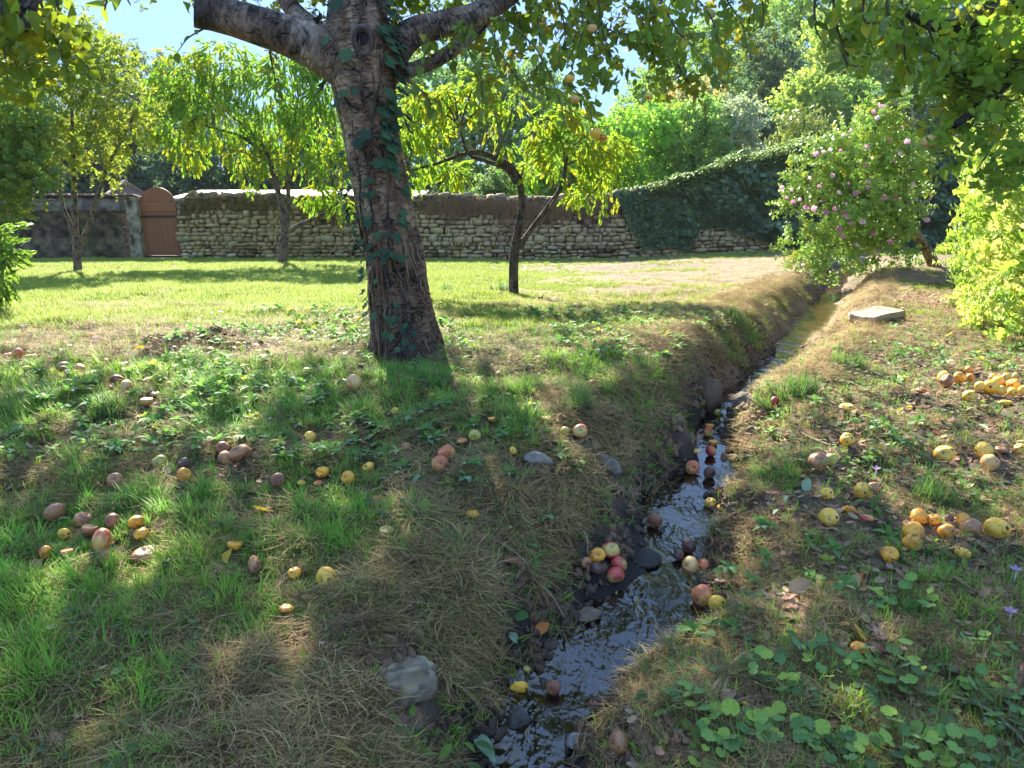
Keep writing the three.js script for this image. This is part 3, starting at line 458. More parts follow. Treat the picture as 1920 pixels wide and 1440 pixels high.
stemTree('peach_tree', 'broad peach tree with drooping leaves before the wall, behind the trunk', 18.5,
  [{ p: [[526, 482], [532, 455], [535, 436], [531, 410], [519, 350], [505, 300], [480, 255], [430, 215]], r: [0.13, 0.1, 0.09, 0.075, 0.06, 0.04, 0.015] }, { p: [[534, 440], [540, 390], [541, 330], [548, 260], [560, 180]], r: [0.07, 0.06, 0.04, 0.015] }, { p: [[535, 438], [565, 420], [600, 405], [640, 375]], r: [0.06, 0.05, 0.035, 0.015] }, { p: [[505, 300], [460, 260], [400, 240], [340, 225]], r: [0.05, 0.03, 0.012] }],
  [[345, 150, 60], [420, 125, 55], [480, 165, 58], [320, 225, 48], [400, 225, 55], [550, 170, 60], [590, 245, 55], [618, 325, 42], [565, 315, 40], [505, 305, 36], [455, 285, 38], [620, 180, 48], [300, 180, 40], [540, 120, 45], [640, 385, 24], [380, 180, 50], [520, 235, 55], [350, 285, 34], [590, 365, 28], [280, 240, 32], [470, 335, 26], [645, 290, 30], [600, 110, 40]],
  { sprigs: SP.peach, n: 3700, color: [0.24, 0.42, 0.025], alt: [0.42, 0.46, 0.02], altShare: 0.3, droop: 0.75, bark: [0.23, 0.19, 0.15], size: 0.95, gap: 0.26, freq: 1.6 });
stemTree('peach_tree', 'small crooked peach tree with an arching limb on the open lawn', 9.6,
  [{ p: [[963, 552], [963, 500], [965, 470], [970, 440], [978, 390], [975, 345], [960, 315], [930, 297], [895, 285], [860, 292], [815, 308], [765, 320]], r: [0.068, 0.058, 0.062, 0.052, 0.046, 0.042, 0.038, 0.034, 0.03, 0.024, 0.017, 0.008] }, { p: [[968, 470], [1000, 425], [1030, 385], [1052, 350], [1060, 310], [1062, 285], [1048, 262]], r: [0.038, 0.033, 0.029, 0.025, 0.018, 0.007] }, { p: [[968, 345], [950, 318], [905, 300], [880, 290], [868, 262], [862, 240]], r: [0.03, 0.026, 0.02, 0.008] }],
  [[770, 245, 36], [800, 300, 34], [860, 205, 40], [920, 225, 40], [960, 195, 36], [1010, 245, 42], [1050, 300, 42], [1100, 275, 46], [1130, 335, 36], [1085, 365, 26], [760, 330, 32], [850, 325, 24], [1000, 325, 26], [1150, 280, 34], [900, 165, 32], [1120, 395, 16], [785, 190, 28], [760, 290, 30], [820, 250, 24], [1060, 220, 34], [1160, 370, 16], [940, 270, 24], [830, 180, 24]],
  { sprigs: SP.peach, n: 1650, color: [0.3, 0.46, 0.03], alt: [0.5, 0.52, 0.03], altShare: 0.25, droop: 0.7, bark: [0.13, 0.1, 0.085], size: 0.62, gap: 0.36, freq: 3, shell: 0.3 });
{ // dead twigs of the small peach tree
  const t = scene.getObjectByName('peach_tree_001'); reseed(8);
  const from = [[862, 240], [895, 287], [1052, 345], [1062, 290], [870, 265], [815, 308], [1040, 372]];
  for (const [x, y] of from) for (let k = 0; k < 4; k++) { const b = new B(), p = at(x, y, 9.6).sub(t.position), u = V(gauss(), gauss() * 0.6 + (y > 330 ? -0.1 : 0.35), gauss()).normalize(), L = rr(0.25, 0.55), m = p.clone().addScaledVector(u, L * 0.5).add(V(gauss() * 0.05, gauss() * 0.05, 0)), e = p.clone().addScaledVector(u, L).add(V(gauss() * 0.08, gauss() * 0.08, 0)); tube(b, [p, m, e], [0.007, 0.002], 4, { steps: 5, color: [0.26, 0.21, 0.18] }); tube(b, [m, m.clone().add(V(gauss() * 0.15, gauss() * 0.15, gauss() * 0.1))], [0.004, 0.0015], 4, { steps: 2, color: [0.26, 0.21, 0.18] }); part('dead_twig', b.out(true), MAT.twig, t); }
}
stemTree('bright_sapling', 'bright green sapling reaching in at the left edge above the lawn', 7,
  [{ p: [[-70, 640], [-60, 560], [-40, 480], [-10, 430]], r: [0.03, 0.025, 0.015, 0.006] }], [[2, 440, 20], [8, 480, 22], [2, 525, 22], [-20, 470, 40], [-30, 530, 40]], { sprigs: SP.peach, n: 150, color: [0.18, 0.3, 0.03], droop: 0.4, size: 0.75 });
{ // pink flowering hibiscus at the end of the stream
  reseed(140); const d = 12.5, stems = [{ p: [[1757, 496], [1735, 465], [1705, 428], [1665, 395], [1620, 370], [1570, 350]], r: [0.1, 0.085, 0.07, 0.05, 0.03, 0.012] }, { p: [[1742, 475], [1716, 430], [1700, 385], [1696, 340], [1702, 290], [1712, 240]], r: [0.07, 0.055, 0.045, 0.035, 0.025, 0.01] }, { p: [[1700, 430], [1680, 445], [1630, 455], [1570, 460], [1520, 470]], r: [0.045, 0.035, 0.025, 0.01] }];
  const t = stemTree('hibiscus_shrub', 'leaning hibiscus shrub with pink flowers at the head of the stream', d, stems,
    [[1540, 310, 48], [1600, 265, 44], [1655, 235, 40], [1690, 300, 42], [1620, 335, 58], [1530, 375, 44], [1580, 420, 52], [1510, 462, 40], [1650, 410, 50], [1690, 375, 36], [1555, 482, 38], [1630, 470, 42], [1715, 325, 30], [1685, 215, 26], [1500, 345, 28], [1650, 300, 42], [1570, 300, 40], [1490, 385, 24], [1690, 460, 34], [1640, 205, 22], [1610, 390, 46]],
    { category: 'shrub', sprigs: SP.shrub, n: 2100, color: [0.26, 0.4, 0.07], alt: [0.46, 0.5, 0.05], altShare: 0.16, size: 0.78, bark: [0.33, 0.26, 0.17], name: 'foliage', gap: 0.34, freq: 2.6, tone: 0.24, mat: MAT.leafThick });
  const fl = new B(); for (let k = 0; k < 5; k++) leaf(fl, 0.055, 0.055, { segs: 3, fold: 0.1, curl: -0.5, shape: 0.6, m: M4(V(0, 0, 0), E(0, k * 1.2566, 0.35, 'YZX'), 1), color: [1, 1, 1] }); tube(fl, [V(0, 0, 0), V(0, 0.03, 0)], [0.006, 0.004], 5, { steps: 1, color: [1.2, 1.1, 0.9] });
  const fg = fl.out(), fm = [[0.66, 0.3, 0.48], [0.72, 0.4, 0.56], [0.6, 0.22, 0.4], [0.78, 0.52, 0.64]].map((c) => { const m = MAT.petal.clone(); m.color.setRGB(...c); return m; });
  const F2 = [[1475, 372], [1466, 352], [1486, 380], [1555, 282], [1530, 290], [1542, 286], [1576, 283], [1580, 254], [1594, 247], [1650, 198], [1636, 212], [1645, 223], [1690, 240], [1626, 277], [1668, 264], [1685, 290], [1676, 303], [1625, 354], [1590, 345], [1571, 363], [1602, 365], [1626, 343], [1540, 378], [1500, 375], [1510, 391], [1524, 392], [1561, 393], [1585, 383], [1657, 371], [1655, 384], [1677, 371], [1710, 346], [1742, 374], [1737, 414], [1580, 400], [1617, 418], [1595, 420], [1578, 440], [1637, 440], [1605, 460], [1642, 473], [1505, 498], [1546, 400], [1584, 407], [1620, 310], [1700, 268], [1535, 350], [1560, 330], [1668, 455], [1580, 445], [1572, 432], [1517, 334], [1483, 357]];
  F2.forEach(([x, y], i) => { const m = part('flower', fg, fm[i % 4], t); m.position.copy(at(x, y, d - rr(0.45, 0.85))).sub(t.position); m.quaternion.copy(toY(V(gauss() * 0.6, 0.35 + gauss() * 0.4, 0.8).normalize(), rnd() * 6)); m.scale.setScalar(rr(0.5, 1.1)); });
}
{ // clipped hedge at the right edge
  reseed(160); const t = thing('hedge', 'tall sunlit yellow green hedge at the right edge of the garden', 'hedge', V(6.6, 0.3, -8)), lobes = [];
  for (const [x, d, r] of [[4.85, 6.35, 0.7], [5.15, 7.1, 0.72], [5.55, 7.9, 0.78], [6.15, 8.7, 0.82], [6.9, 9.5, 0.9], [7.6, 10.4, 1.0]]) for (const y of [0.1, 0.75, 1.4, 2.0, 2.6, 3.2]) lobes.push({ c: V(x + gauss() * 0.1, y + 0.3, -d).sub(t.position), r: r * rr(0.85, 1.08) });
  const b = new B(); for (const [x, d] of [[5.2, 6.5], [5.9, 7.8], [6.7, 9]]) tube(b, [V(x, 0.2, -d), V(x + 0.1, 1, -d), V(x, 2.3, -d)].map((p) => p.sub(t.position)), [0.05, 0.03, 0.01], 6, { color: [0.14, 0.1, 0.07] }); part('stem', b.out(true), MAT.bark, t);
  crown(t, lobes, SP.hedge, MAT.leaf, 17000, { color: [0.34, 0.5, 0.06], alt: [0.58, 0.62, 0.16], altShare: 0.35, size: 1.1, name: 'foliage', shell: 0.8, droop: 0.3, tone: 0.1 });
  const lb = new B(); leaf(lb, 0.075, 0.055, { segs: 3, curl: 0.3 }); const lg = lb.out(), lm = [[0.32, 0.44, 0.04], [0.5, 0.52, 0.1], [0.24, 0.36, 0.04]].map((c) => { const m = MAT.leaf.clone(); m.color.setRGB(...c); return m; });
  for (let k = 0; k < 260; k++) { const l = lobes[Math.floor(rnd() * 16)], u = dirR(); if (u.z < -0.3 || u.x > 0.4) { u.x = -Math.abs(u.x); u.z = Math.abs(u.z); } const m = part('leaf', lg, lm[k % 3], t); m.position.copy(l.c).addScaledVector(u, l.r * 1.04); m.quaternion.copy(E(gauss() * 0.7, rnd() * 6.28, -0.5 + gauss() * 0.5)); m.scale.setScalar(rr(0.7, 1.3)); }
}
{ // ivy over the high part of the wall
  reseed(170); const b = new B(), pts = []; for (const [r, a] of [[0.25, -2.7], [0.55, -2.2], [0.42, -1.75], [0.75, -1.15], [0.5, -0.7], [1, 0], [0.5, 0.7], [0.75, 1.15], [0.42, 1.75], [0.55, 2.2], [0.25, 2.7]]) pts.push([Math.cos(a) * r * 0.062 + 0.03, Math.sin(a) * r * 0.062]);
  fan(b, pts, 0.012, 5, [1, 1, 1]); const g = b.out(true); globalThis.ivyGeo = g;
  const t = thing('wall_ivy', 'dark green ivy covering the high part of the wall beside the hibiscus', 'ivy', V(0, 0, 0)), spots = [];
  for (let k = 0; k < 15000; k++) {
    const px = rr(1150, 1880), top = lerpTable(topRow, px) - 10 - (px > 1300 ? 8 * noise(px * 0.03, 2) : 0), bot = lerpTable(ivyBottom, px) + 14 * noise(px * 0.02, 7), u = Math.pow(rnd(), 0.9), row = mix(top, bot, u); if (bot < top) continue;
    if (px < 1250 && rnd() > (px - 1140) / 110) continue;
    const bulge = 0.1 + 0.28 * sst(1180, 1450, px) * Math.sin(Math.PI * clamp(u * 0.8 + 0.2)) + sst(1170, 1300, px) * (0.26 * noise(px * 0.035, row * 0.045) + 0.12 * noise(px * 0.1, row * 0.12, 4)), p = at(px, row, WD - 0.02); p.z += Math.max(0.04, bulge) * rr(0.55, 1); spots.push([p, u]);
  }
  for (let k = 0; k < 3200; k++) { const px = rr(1215, 1880), p = at(px, lerpTable(topRow, px) - rr(-10, 10 + 14 * sst(1250, 1450, px)) - 9 * noise(px * 0.03, 9) - 6 * noise(px * 0.11, 5), WD); p.z -= rr(-0.45, 0.5); spots.push([p, 0]); }
  spots.sort((a, b) => b[0].z - a[0].z); const I = new Inst(), ms = [[0.075, 0.125, 0.06], [0.095, 0.15, 0.065], [0.06, 0.105, 0.055]].map((c) => { const m = MAT.ivy.clone(); m.color.setRGB(...c); return m; });
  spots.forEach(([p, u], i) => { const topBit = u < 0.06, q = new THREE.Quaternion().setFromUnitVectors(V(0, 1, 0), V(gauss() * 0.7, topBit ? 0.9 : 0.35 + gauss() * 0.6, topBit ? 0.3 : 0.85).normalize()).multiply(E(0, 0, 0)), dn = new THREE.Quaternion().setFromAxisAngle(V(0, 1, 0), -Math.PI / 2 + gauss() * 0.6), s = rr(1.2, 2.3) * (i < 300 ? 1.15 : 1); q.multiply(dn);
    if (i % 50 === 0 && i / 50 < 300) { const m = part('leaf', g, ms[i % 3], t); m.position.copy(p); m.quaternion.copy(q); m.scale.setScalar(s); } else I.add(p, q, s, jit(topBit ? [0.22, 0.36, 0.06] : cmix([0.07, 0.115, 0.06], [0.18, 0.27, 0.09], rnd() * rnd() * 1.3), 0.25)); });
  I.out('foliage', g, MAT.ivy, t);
}
// ---------------------------------------------------------------- trees beyond the wall
function bgTree(name, label, group, px, top, hw, d, color, o = {}) {
  const foot = at(px, 400, d), g = H(foot.x, d), tp = at(px, top, d), R = hw * d / F, t = thing(name, label, o.category || 'tree', V(foot.x, g, -d), group), hgt = tp.y - g, low = o.low ?? Math.max(0.5, hgt * 0.18), lobes = [], n = o.lobes || 16;
  for (let k = 0; k < n; k++) { const f = (k + 0.5) / n, y = mix(low + 0.3, hgt - R * 0.28, f), w = R * 0.72 * Math.pow(Math.sin(Math.PI * clamp(0.12 + 0.8 * f * (o.cone ? 1 : 1))), o.cone ? 1 : 0.6) * (o.cone ? (1.1 - f) : 1), a = k * 2.4 + gauss() * 0.5; lobes.push({ c: V(Math.cos(a) * w * rr(0.5, 1), y, Math.sin(a) * w * rr(0.5, 1)), r: R * rr(0.3, 0.46) * (o.cone ? 0.8 : 1) }); }
  const b = new B(); tube(b, [V(0, -0.4, 0), V(gauss() * 0.1, hgt * 0.4, 0), V(gauss() * 0.3, hgt * 0.88, 0)], [R * 0.08 + 0.05, R * 0.05 + 0.03, 0.02], 8, { bump: rough(), color: [0.1, 0.08, 0.06] }); for (const l of lobes) tube(b, [V(0, Math.max(low * 0.7, l.c.y - R * 0.6), 0), l.c.clone().multiplyScalar(0.6).setY(l.c.y - R * 0.2), l.c], [0.04, 0.015], 5, { steps: 4, color: [0.1, 0.08, 0.06] }); part('trunk', b.out(true), MAT.bark, t);
  const ratio = hgt / R; crown(t, lobes, o.sprigs || SP.far, o.mat || MAT.leafFar, Math.round((o.n || 1) * 900 * Math.pow(R / 3, 1.2) * Math.max(1, ratio * 0.45)), { color, size: (o.size ?? 1) * 1.25, tone: 0.22, droop: 0.15, gap: o.gap ?? 0.2, freq: 0.9, alt: o.alt, altShare: o.altShare || 0, shell: 0.35 });
}
reseed(200);
const DK = [0.1, 0.18, 0.07], MD = [0.24, 0.4, 0.07], LT = [0.36, 0.5, 0.08];
const dkG = 'dark trees behind the rendered wall';
[[20, 200, 95, 38, 'dark tree behind the wall at the far left edge'], [150, 225, 85, 37, 'dark tree behind the wall, seen behind the slender young tree'], [265, 215, 85, 40, 'dark tree standing behind the hut with the gable roof'], [380, 225, 85, 37, 'dark tree behind the pale shed roof beside the gate'], [490, 215, 85, 39, 'dark tree behind the broad peach tree and the shed'], [600, 205, 85, 38, 'dark tree hidden mostly by the thick apple trunk']].forEach(([x, t, w, d, l]) => bgTree('dark_tree', l, dkG, x, t, w, d, DK, { low: 0.4, n: 1.3, gap: 0.12 }));
bgTree('airy_tree', 'pale airy tree whose thin top meets the blue sky', null, 250, 85, 80, 44, [0.12, 0.17, 0.06], { n: 0.5, gap: 0.35, low: 4 });
bgTree('airy_tree', 'thin bluish treetop just showing above the broad peach tree', null, 360, 98, 75, 50, [0.1, 0.14, 0.07], { n: 0.6, gap: 0.3, low: 4 });
bgTree('tall_tree', 'dark tree rising between the apple trunk and its low right limb', null, 790, 85, 95, 40, [0.2, 0.33, 0.09], { n: 1.2, low: 0.5 });
bgTree('tall_tree', 'dark tree behind the arching limb of the small peach tree', null, 890, 70, 100, 44, [0.21, 0.34, 0.1], { n: 1.2, low: 0.5 });
bgTree('tall_tree', 'dark round tree beneath the hanging apples in the middle', null, 1000, 110, 90, 41, [0.2, 0.33, 0.09], { n: 1.2, low: 0.5 });
bgTree('conifer', 'small far conifer at the foot of the gap of sky', null, 1075, 238, 35, 60, [0.05, 0.085, 0.055], { cone: 1, n: 1.3, low: 1 });
bgTree('olive_brown_tree', 'olive brown tree turning colour right of the gap of sky', null, 1300, 150, 75, 38, [0.36, 0.36, 0.11], { alt: [0.42, 0.3, 0.09], altShare: 0.3, n: 1.4, low: 0.6 });
const hill = 'trees of the wooded hillside';
[[1215, 130, 72, 50, MD, 'pale green hillside tree bordering the gap of sky'], [1335, 10, 110, 58, MD, 'tall hillside tree behind the olive brown tree'], [1425, 60, 75, 46, DK, 'dark hillside tree beside the olive brown tree'], [1470, -70, 125, 60, MD, 'tall hillside tree reaching the top edge over the ivy'], [1560, 10, 100, 50, LT, 'light green hillside tree above the left half of the hibiscus'], [1655, -90, 125, 58, MD, 'tall hillside tree behind the hanging apple twigs, above the hibiscus'], [1770, -90, 130, 54, MD, 'tall hillside tree behind the leafy branch at right'], [1890, -20, 115, 50, MD, 'hillside tree above the hedge at the right edge'],
  [1500, 135, 62, 40, LT, 'lower hillside tree with light green tiers left of the hibiscus'], [1590, 150, 68, 42, MD, 'lower hillside tree straight behind the hibiscus top'], [1665, 165, 62, 38, DK, 'dark low tree behind the topmost pink flowers'], [1750, 170, 70, 42, MD, 'lower hillside tree between hibiscus and hedge'], [1850, 160, 75, 40, DK, 'dark lower tree behind the hedge top'], [1415, 215, 48, 36, DK, 'dark low tree right of the silvery shrubs']].forEach(([x, t, w, d, c, l]) => bgTree('hillside_tree', l, hill, x, t, w, d, c, { low: 0.5, n: 1.5, gap: 0.2, alt: cmix(c, [0.3, 0.3, 0.05], 0.5), altShare: 0.25 }));
bgTree('yellowish_shrub', 'yellow green glossy shrub behind the ivy covered wall', null, 1478, 212, 62, 27, [0.3, 0.36, 0.07], { category: 'shrub', sprigs: SP.shrub, size: 1.3, n: 1.6, low: 0.2, lobes: 12, mat: MAT.leafThick });
const bs = 'bright shrubs behind the stone wall';
[[1015, 285, 50, 25, [0.24, 0.48, 0.05], 'bright green shrub behind the wall under the small peach tree'], [1085, 235, 52, 24.5, [0.27, 0.5, 0.05], 'bright green shrub behind the wall right of the arching limb'], [1150, 205, 55, 25, [0.27, 0.5, 0.045], 'upright bright green shrub at the left of the sunlit row'], [1225, 190, 58, 26, [0.25, 0.48, 0.05], 'tallest bright green shrub behind the rising wall'], [1300, 185, 58, 25.5, [0.24, 0.42, 0.08], 'bright green shrub with silvery leaf backs behind the rising wall'], [1365, 195, 50, 26, [0.36, 0.44, 0.24], 'silvery shrub next to the ivy crest'], [930, 330, 40, 25, [0.14, 0.26, 0.05], 'low bright shrub behind the wall left of the small peach trunk']].forEach(([x, t, w, d, c, l]) => bgTree('bright_shrub', l, bs, x, t, w, d, c, { category: 'shrub', sprigs: SP.shrub, size: 1.15, n: 2.3, low: 0.2, lobes: 14, mat: MAT.leaf, gap: 0.15, alt: cmix(c, [0.5, 0.5, 0.05], 0.35), altShare: 0.2 }));
// ---------------------------------------------------------------- the big apple tree
const TD = 5.0, pxr = (px, py, d) => { const v = -(py - 720) / F; return px * (d / (v * sP + cP)) / F; };
const trunkPx = [[764, 668, 128], [762, 648, 124], [757, 600, 112], [748, 540, 104], [738, 470, 100], [722, 400, 103], [706, 320, 103], [694, 240, 106], [684, 170, 116], [677, 110, 128], [672, 50, 118], [667, 0, 100], [660, -90, 90], [640, -260, 60]];
const trunkPts = trunkPx.map(([x, y]) => at(x, y, TD)), trunkR = trunkPx.map(([x, y, w]) => pxr(w / 2, y, TD));
trunkPts[0].y = H(trunkPts[0].x, TD) - 0.12;
const apple = thing('apple_tree', 'old leaning apple tree with ivy on its thick peeling trunk and a sawn limb', 'tree', V(trunkPts[0].x, H(trunkPts[0].x, TD), -TD)), aOff = apple.position;
{
  reseed(300); const loc = (p) => p.clone().sub(aOff), b = new B();
  const lobes = (t, a) => 1 + (0.12 * Math.pow(1 - t, 6) + 0.2 * Math.exp(-t * 22)) * Math.cos(a * 5 + 1) + 0.22 * Math.exp(-t * 24) + 0.04 * Math.sin(a * 3 + t * 7) + 0.03 * Math.sin(a * 7 - t * 12);
  tube(b, trunkPts.map(loc), trunkR, 72, { steps: 190,
    bump: (t, a, p) => { const low = sst(0.42, 0.2, t), f = fbm(Math.cos(a) * 2.2, p.y * 1.3, Math.sin(a) * 2.2 + 5, 4), r = Math.abs(noise(Math.cos(a) * 5, p.y * 1.6, Math.sin(a) * 5)); return lobes(t, a) + 0.07 * f + 0.018 * noise(Math.cos(a) * 5, p.y * 26, Math.sin(a) * 5) + low * (0.15 * (r - 0.3) + 0.07 * noise(Math.cos(a) * 9, p.y * 4, Math.sin(a) * 9) + 0.05 * noise(Math.cos(a) * 18, p.y * 9, Math.sin(a) * 18)); },
    color: (t, a, p) => {
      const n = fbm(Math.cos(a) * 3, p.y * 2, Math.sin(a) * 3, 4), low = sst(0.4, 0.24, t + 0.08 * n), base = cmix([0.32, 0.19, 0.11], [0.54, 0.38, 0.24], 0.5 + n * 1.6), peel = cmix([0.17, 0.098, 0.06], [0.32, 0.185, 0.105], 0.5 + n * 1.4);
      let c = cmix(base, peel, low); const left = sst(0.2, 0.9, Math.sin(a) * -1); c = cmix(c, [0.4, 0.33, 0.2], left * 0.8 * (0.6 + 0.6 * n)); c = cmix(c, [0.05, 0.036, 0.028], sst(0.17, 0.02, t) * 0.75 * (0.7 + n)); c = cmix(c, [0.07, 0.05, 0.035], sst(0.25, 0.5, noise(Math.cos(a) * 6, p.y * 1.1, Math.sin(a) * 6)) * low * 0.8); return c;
    } });
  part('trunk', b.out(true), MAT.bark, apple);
  const limb = (P, d0, d1, col, cut) => { const pts = P.map(([x, y], i) => loc(at(x, y, mix(d0, d1, i / (P.length - 1))))), rs = P.map(([x, y, r], i) => pxr(r, y, mix(d0, d1, i / (P.length - 1)))), q = new B(); tube(q, pts, rs, 20, { steps: P.length * 7, bump: (t, a, p) => 1 + 0.09 * fbm(p.x * 6, p.y * 6, p.z * 6 + a, 3) + (cut && t > 0.9 ? 0.06 * noise(a * 2, 3) : 0), color: (t, a, p) => { const n = fbm(p.x * 6, p.y * 6, p.z * 6, 3); return cmix(cmix([0.25, 0.165, 0.11], [0.44, 0.34, 0.25], sst(0.0, 0.4, n)), [0.035, 0.03, 0.03], cut ? sst(0.72, 0.95, t + 0.1 * n) * 0.8 : 0); } }); return part('limb', q.out(true), MAT.bark, apple); };
  limb([[690, 165, 46], [650, 125, 46], [605, 97, 41], [540, 68, 36], [470, 44, 33], [405, 26, 32], [364, 18, 31]], 5.0, 4.75, 0, true);
  limb([[690, 190, 40], [728, 112, 34], [772, 64, 27], [830, 45, 24], [890, 28, 22], [938, 3, 20], [1000, -45, 16], [1110, -120, 9], [1250, -160, 5]], 5.0, 5.3, 0);
  limb([[705, 158, 16], [740, 140, 15], [775, 130, 13], [820, 112, 13], [868, 78, 13], [910, 36, 13]], 4.95, 5.22, 0);
  limb([[660, 110, 26], [600, 62, 20], [555, 25, 17], [520, -30, 14], [470, -130, 9]], 5.1, 5.6, 0);
  limb([[672, 40, 40], [730, -60, 30], [790, -200, 20], [850, -330, 8]], 5.0, 5.7, 0);
  { const k = part('knot', new THREE.TorusGeometry(0.062, 0.02, 8, 20), new THREE.MeshStandardMaterial({ color: new THREE.Color().setRGB(0.17, 0.12, 0.1), roughness: 0.95, map: barkMap }), apple), p = at(681, 76, TD - 0.19); k.position.copy(loc(p)); k.rotation.set(0.15, 0.1, 0); k.scale.set(0.85, 1.15, 1.6); const h = part('knot_hole', new THREE.SphereGeometry(0.055, 12, 8), new THREE.MeshStandardMaterial({ color: new THREE.Color().setRGB(0.03, 0.024, 0.024), roughness: 1 }), apple); h.position.copy(loc(p)); h.position.z -= 0.012; h.scale.set(0.85, 1.15, 0.4); }
  // strips of peeling bark near the foot
  const strip = new B(); for (let k = 0; k < 70; k++) { const t = rr(0.06, 0.36), ci = t * (trunkPts.length - 1), i = Math.floor(ci), c = trunkPts[i].clone().lerp(trunkPts[i + 1], ci - i), r = mix(trunkR[i], trunkR[i + 1], ci - i) * 1.04, an = rr(-1.7, 1.7), u = V(Math.sin(an), 0, Math.cos(an)), L = rr(0.06, 0.22), p = c.clone().addScaledVector(u, r); const col = jit(rnd() < 0.5 ? [0.18, 0.095, 0.055] : [0.22, 0.15, 0.095], 0.25); tube(strip, [loc(p), loc(p.clone().add(V(gauss() * 0.01, -L * 0.5, 0)).addScaledVector(u, rr(0, 0.006))), loc(p.clone().add(V(0.02 + gauss() * 0.01, -L, 0)).addScaledVector(u, rr(0, 0.02)))], [0.004, 0.009, 0.003], 4, { steps: 4, color: col, cap: false }); }
  part('peeling_bark', strip.out(true), MAT.twig, apple, 'stuff');
  // crown overhead: out of the frame for the most part, it shades the grass
  reseed(310); const L = [];
  for (let k = 0; k < 14000 && L.length < 125; k++) {
    const x = rr(-5.6, 3), d = rr(3.6, 11), y = rr(2.6, 6.2), r = rr(0.5, 0.85), sx = x + 0.45 * (y - 0.4), sd = d - 1.47 * (y - 0.4), px = 960 + x * F / d;
    if (y < 1.5 + 0.241 * d + (px < 560 ? 0.95 : px > 1250 ? 0.9 : 0.55) * r) continue;
    if (sd < 0.6 || sd > 4.5 || (sx > 1.5 && sd > 3.5) || Math.hypot(x + 1.2, d - 6.4) > 5) continue;
    const lit = (q, a, b, c, e) => { const X = x + 0.45 * (y - q), D = d - 1.47 * (y - q); return X > a && X < b && D > c && D < e; };
    if (lit(2.4, 1.3, 3.3, 2.6, 3.9) || lit(2.3, -1.9, -1.4, 2.2, 2.8)) continue;
    if (sx > 0.8 && sx < 1.7 && sd > 1.4 && sd < 2.3) continue; if (L.some((l) => l.q.distanceTo(V(x, y, -d)) < 0.55)) continue;
    L.push({ q: V(x, y, -d), c: V(x, y, -d).sub(aOff), r });
  }
  for (const l of L.slice(0, 50)) { const q = new B(), s = loc(at(668, -60, 5.1)); tube(q, [s, s.clone().lerp(l.c, 0.5).add(V(0, 0.25, 0)), l.c], [0.05, 0.03, 0.008], 6, { steps: 8, color: barkC([0.16, 0.13, 0.1]) }); part('branch', q.out(true), MAT.twig, apple); }
  crown(apple, L, SP.apple, MAT.leaf, 6500, { color: [0.2, 0.3, 0.03], alt: [0.42, 0.4, 0.03], altShare: 0.2, droop: 0.5, shell: 0.2, gap: 0.38, freq: 2.2 });
}
// hanging twigs with leaves one can tell apart
const appleLeaf = [1, 2, 3].map((k) => { const b = new B(); leaf(b, 0.085, [0.052, 0.042, 0.058][k - 1], { segs: 5, curl: [0.35, 0.8, -0.25][k - 1], fold: [0.45, 0.2, 0.6][k - 1] }); return b.out(); });
const appleLeafM = [[0.22, 0.34, 0.035], [0.3, 0.42, 0.035], [0.17, 0.26, 0.05], [0.5, 0.45, 0.03]].map((c) => { const m = MAT.leaf.clone(); m.color.setRGB(...c); return m; });
function hang(t, P, d, budget, o = {}) { // P: points of the twig as seen
  const pts = P.map(([x, y]) => at(x, y, d).sub(t.position)), b = new B(), c = new THREE.CatmullRomCurve3(pts, false, 'centripetal'), Ln = c.getLength(); tube(b, pts, [o.r || 0.006, 0.002], 6, { steps: pts.length * 4, color: [0.09, 0.07, 0.055] }); part('twig', b.out(true), MAT.twig, t);
  for (let s = 0.03; s < Ln; s += o.gap || 0.05) { const p = c.getPointAt(clamp(s / Ln)), yaw = rr(0, 6.28); for (let k = 0; k < (o.per || 3); k++) {
    const q = E(0, yaw + k * 2.1 + gauss() * 0.4, -rr(0.2, 1.3), 'YZX').multiply(E(gauss() * 0.7, 0, 0)), sc = rr(0.45, 1.2) * (o.size || 1), e = p.clone().add(V(gauss() * 0.035, gauss() * 0.025, gauss() * 0.05));
    if (budget.n-- > 0) { const m = part('leaf', appleLeaf[Math.floor(rnd() * 3)], appleLeafM[rnd() < 0.12 ? 3 : Math.floor(rnd() * 3)], t); m.position.copy(e); m.quaternion.copy(q); m.scale.setScalar(sc); }
    else budget.I.add(e, q, sc, jit(rnd() < 0.12 ? [0.4, 0.36, 0.03] : [0.18, 0.26, 0.035], 0.2)); } }
}
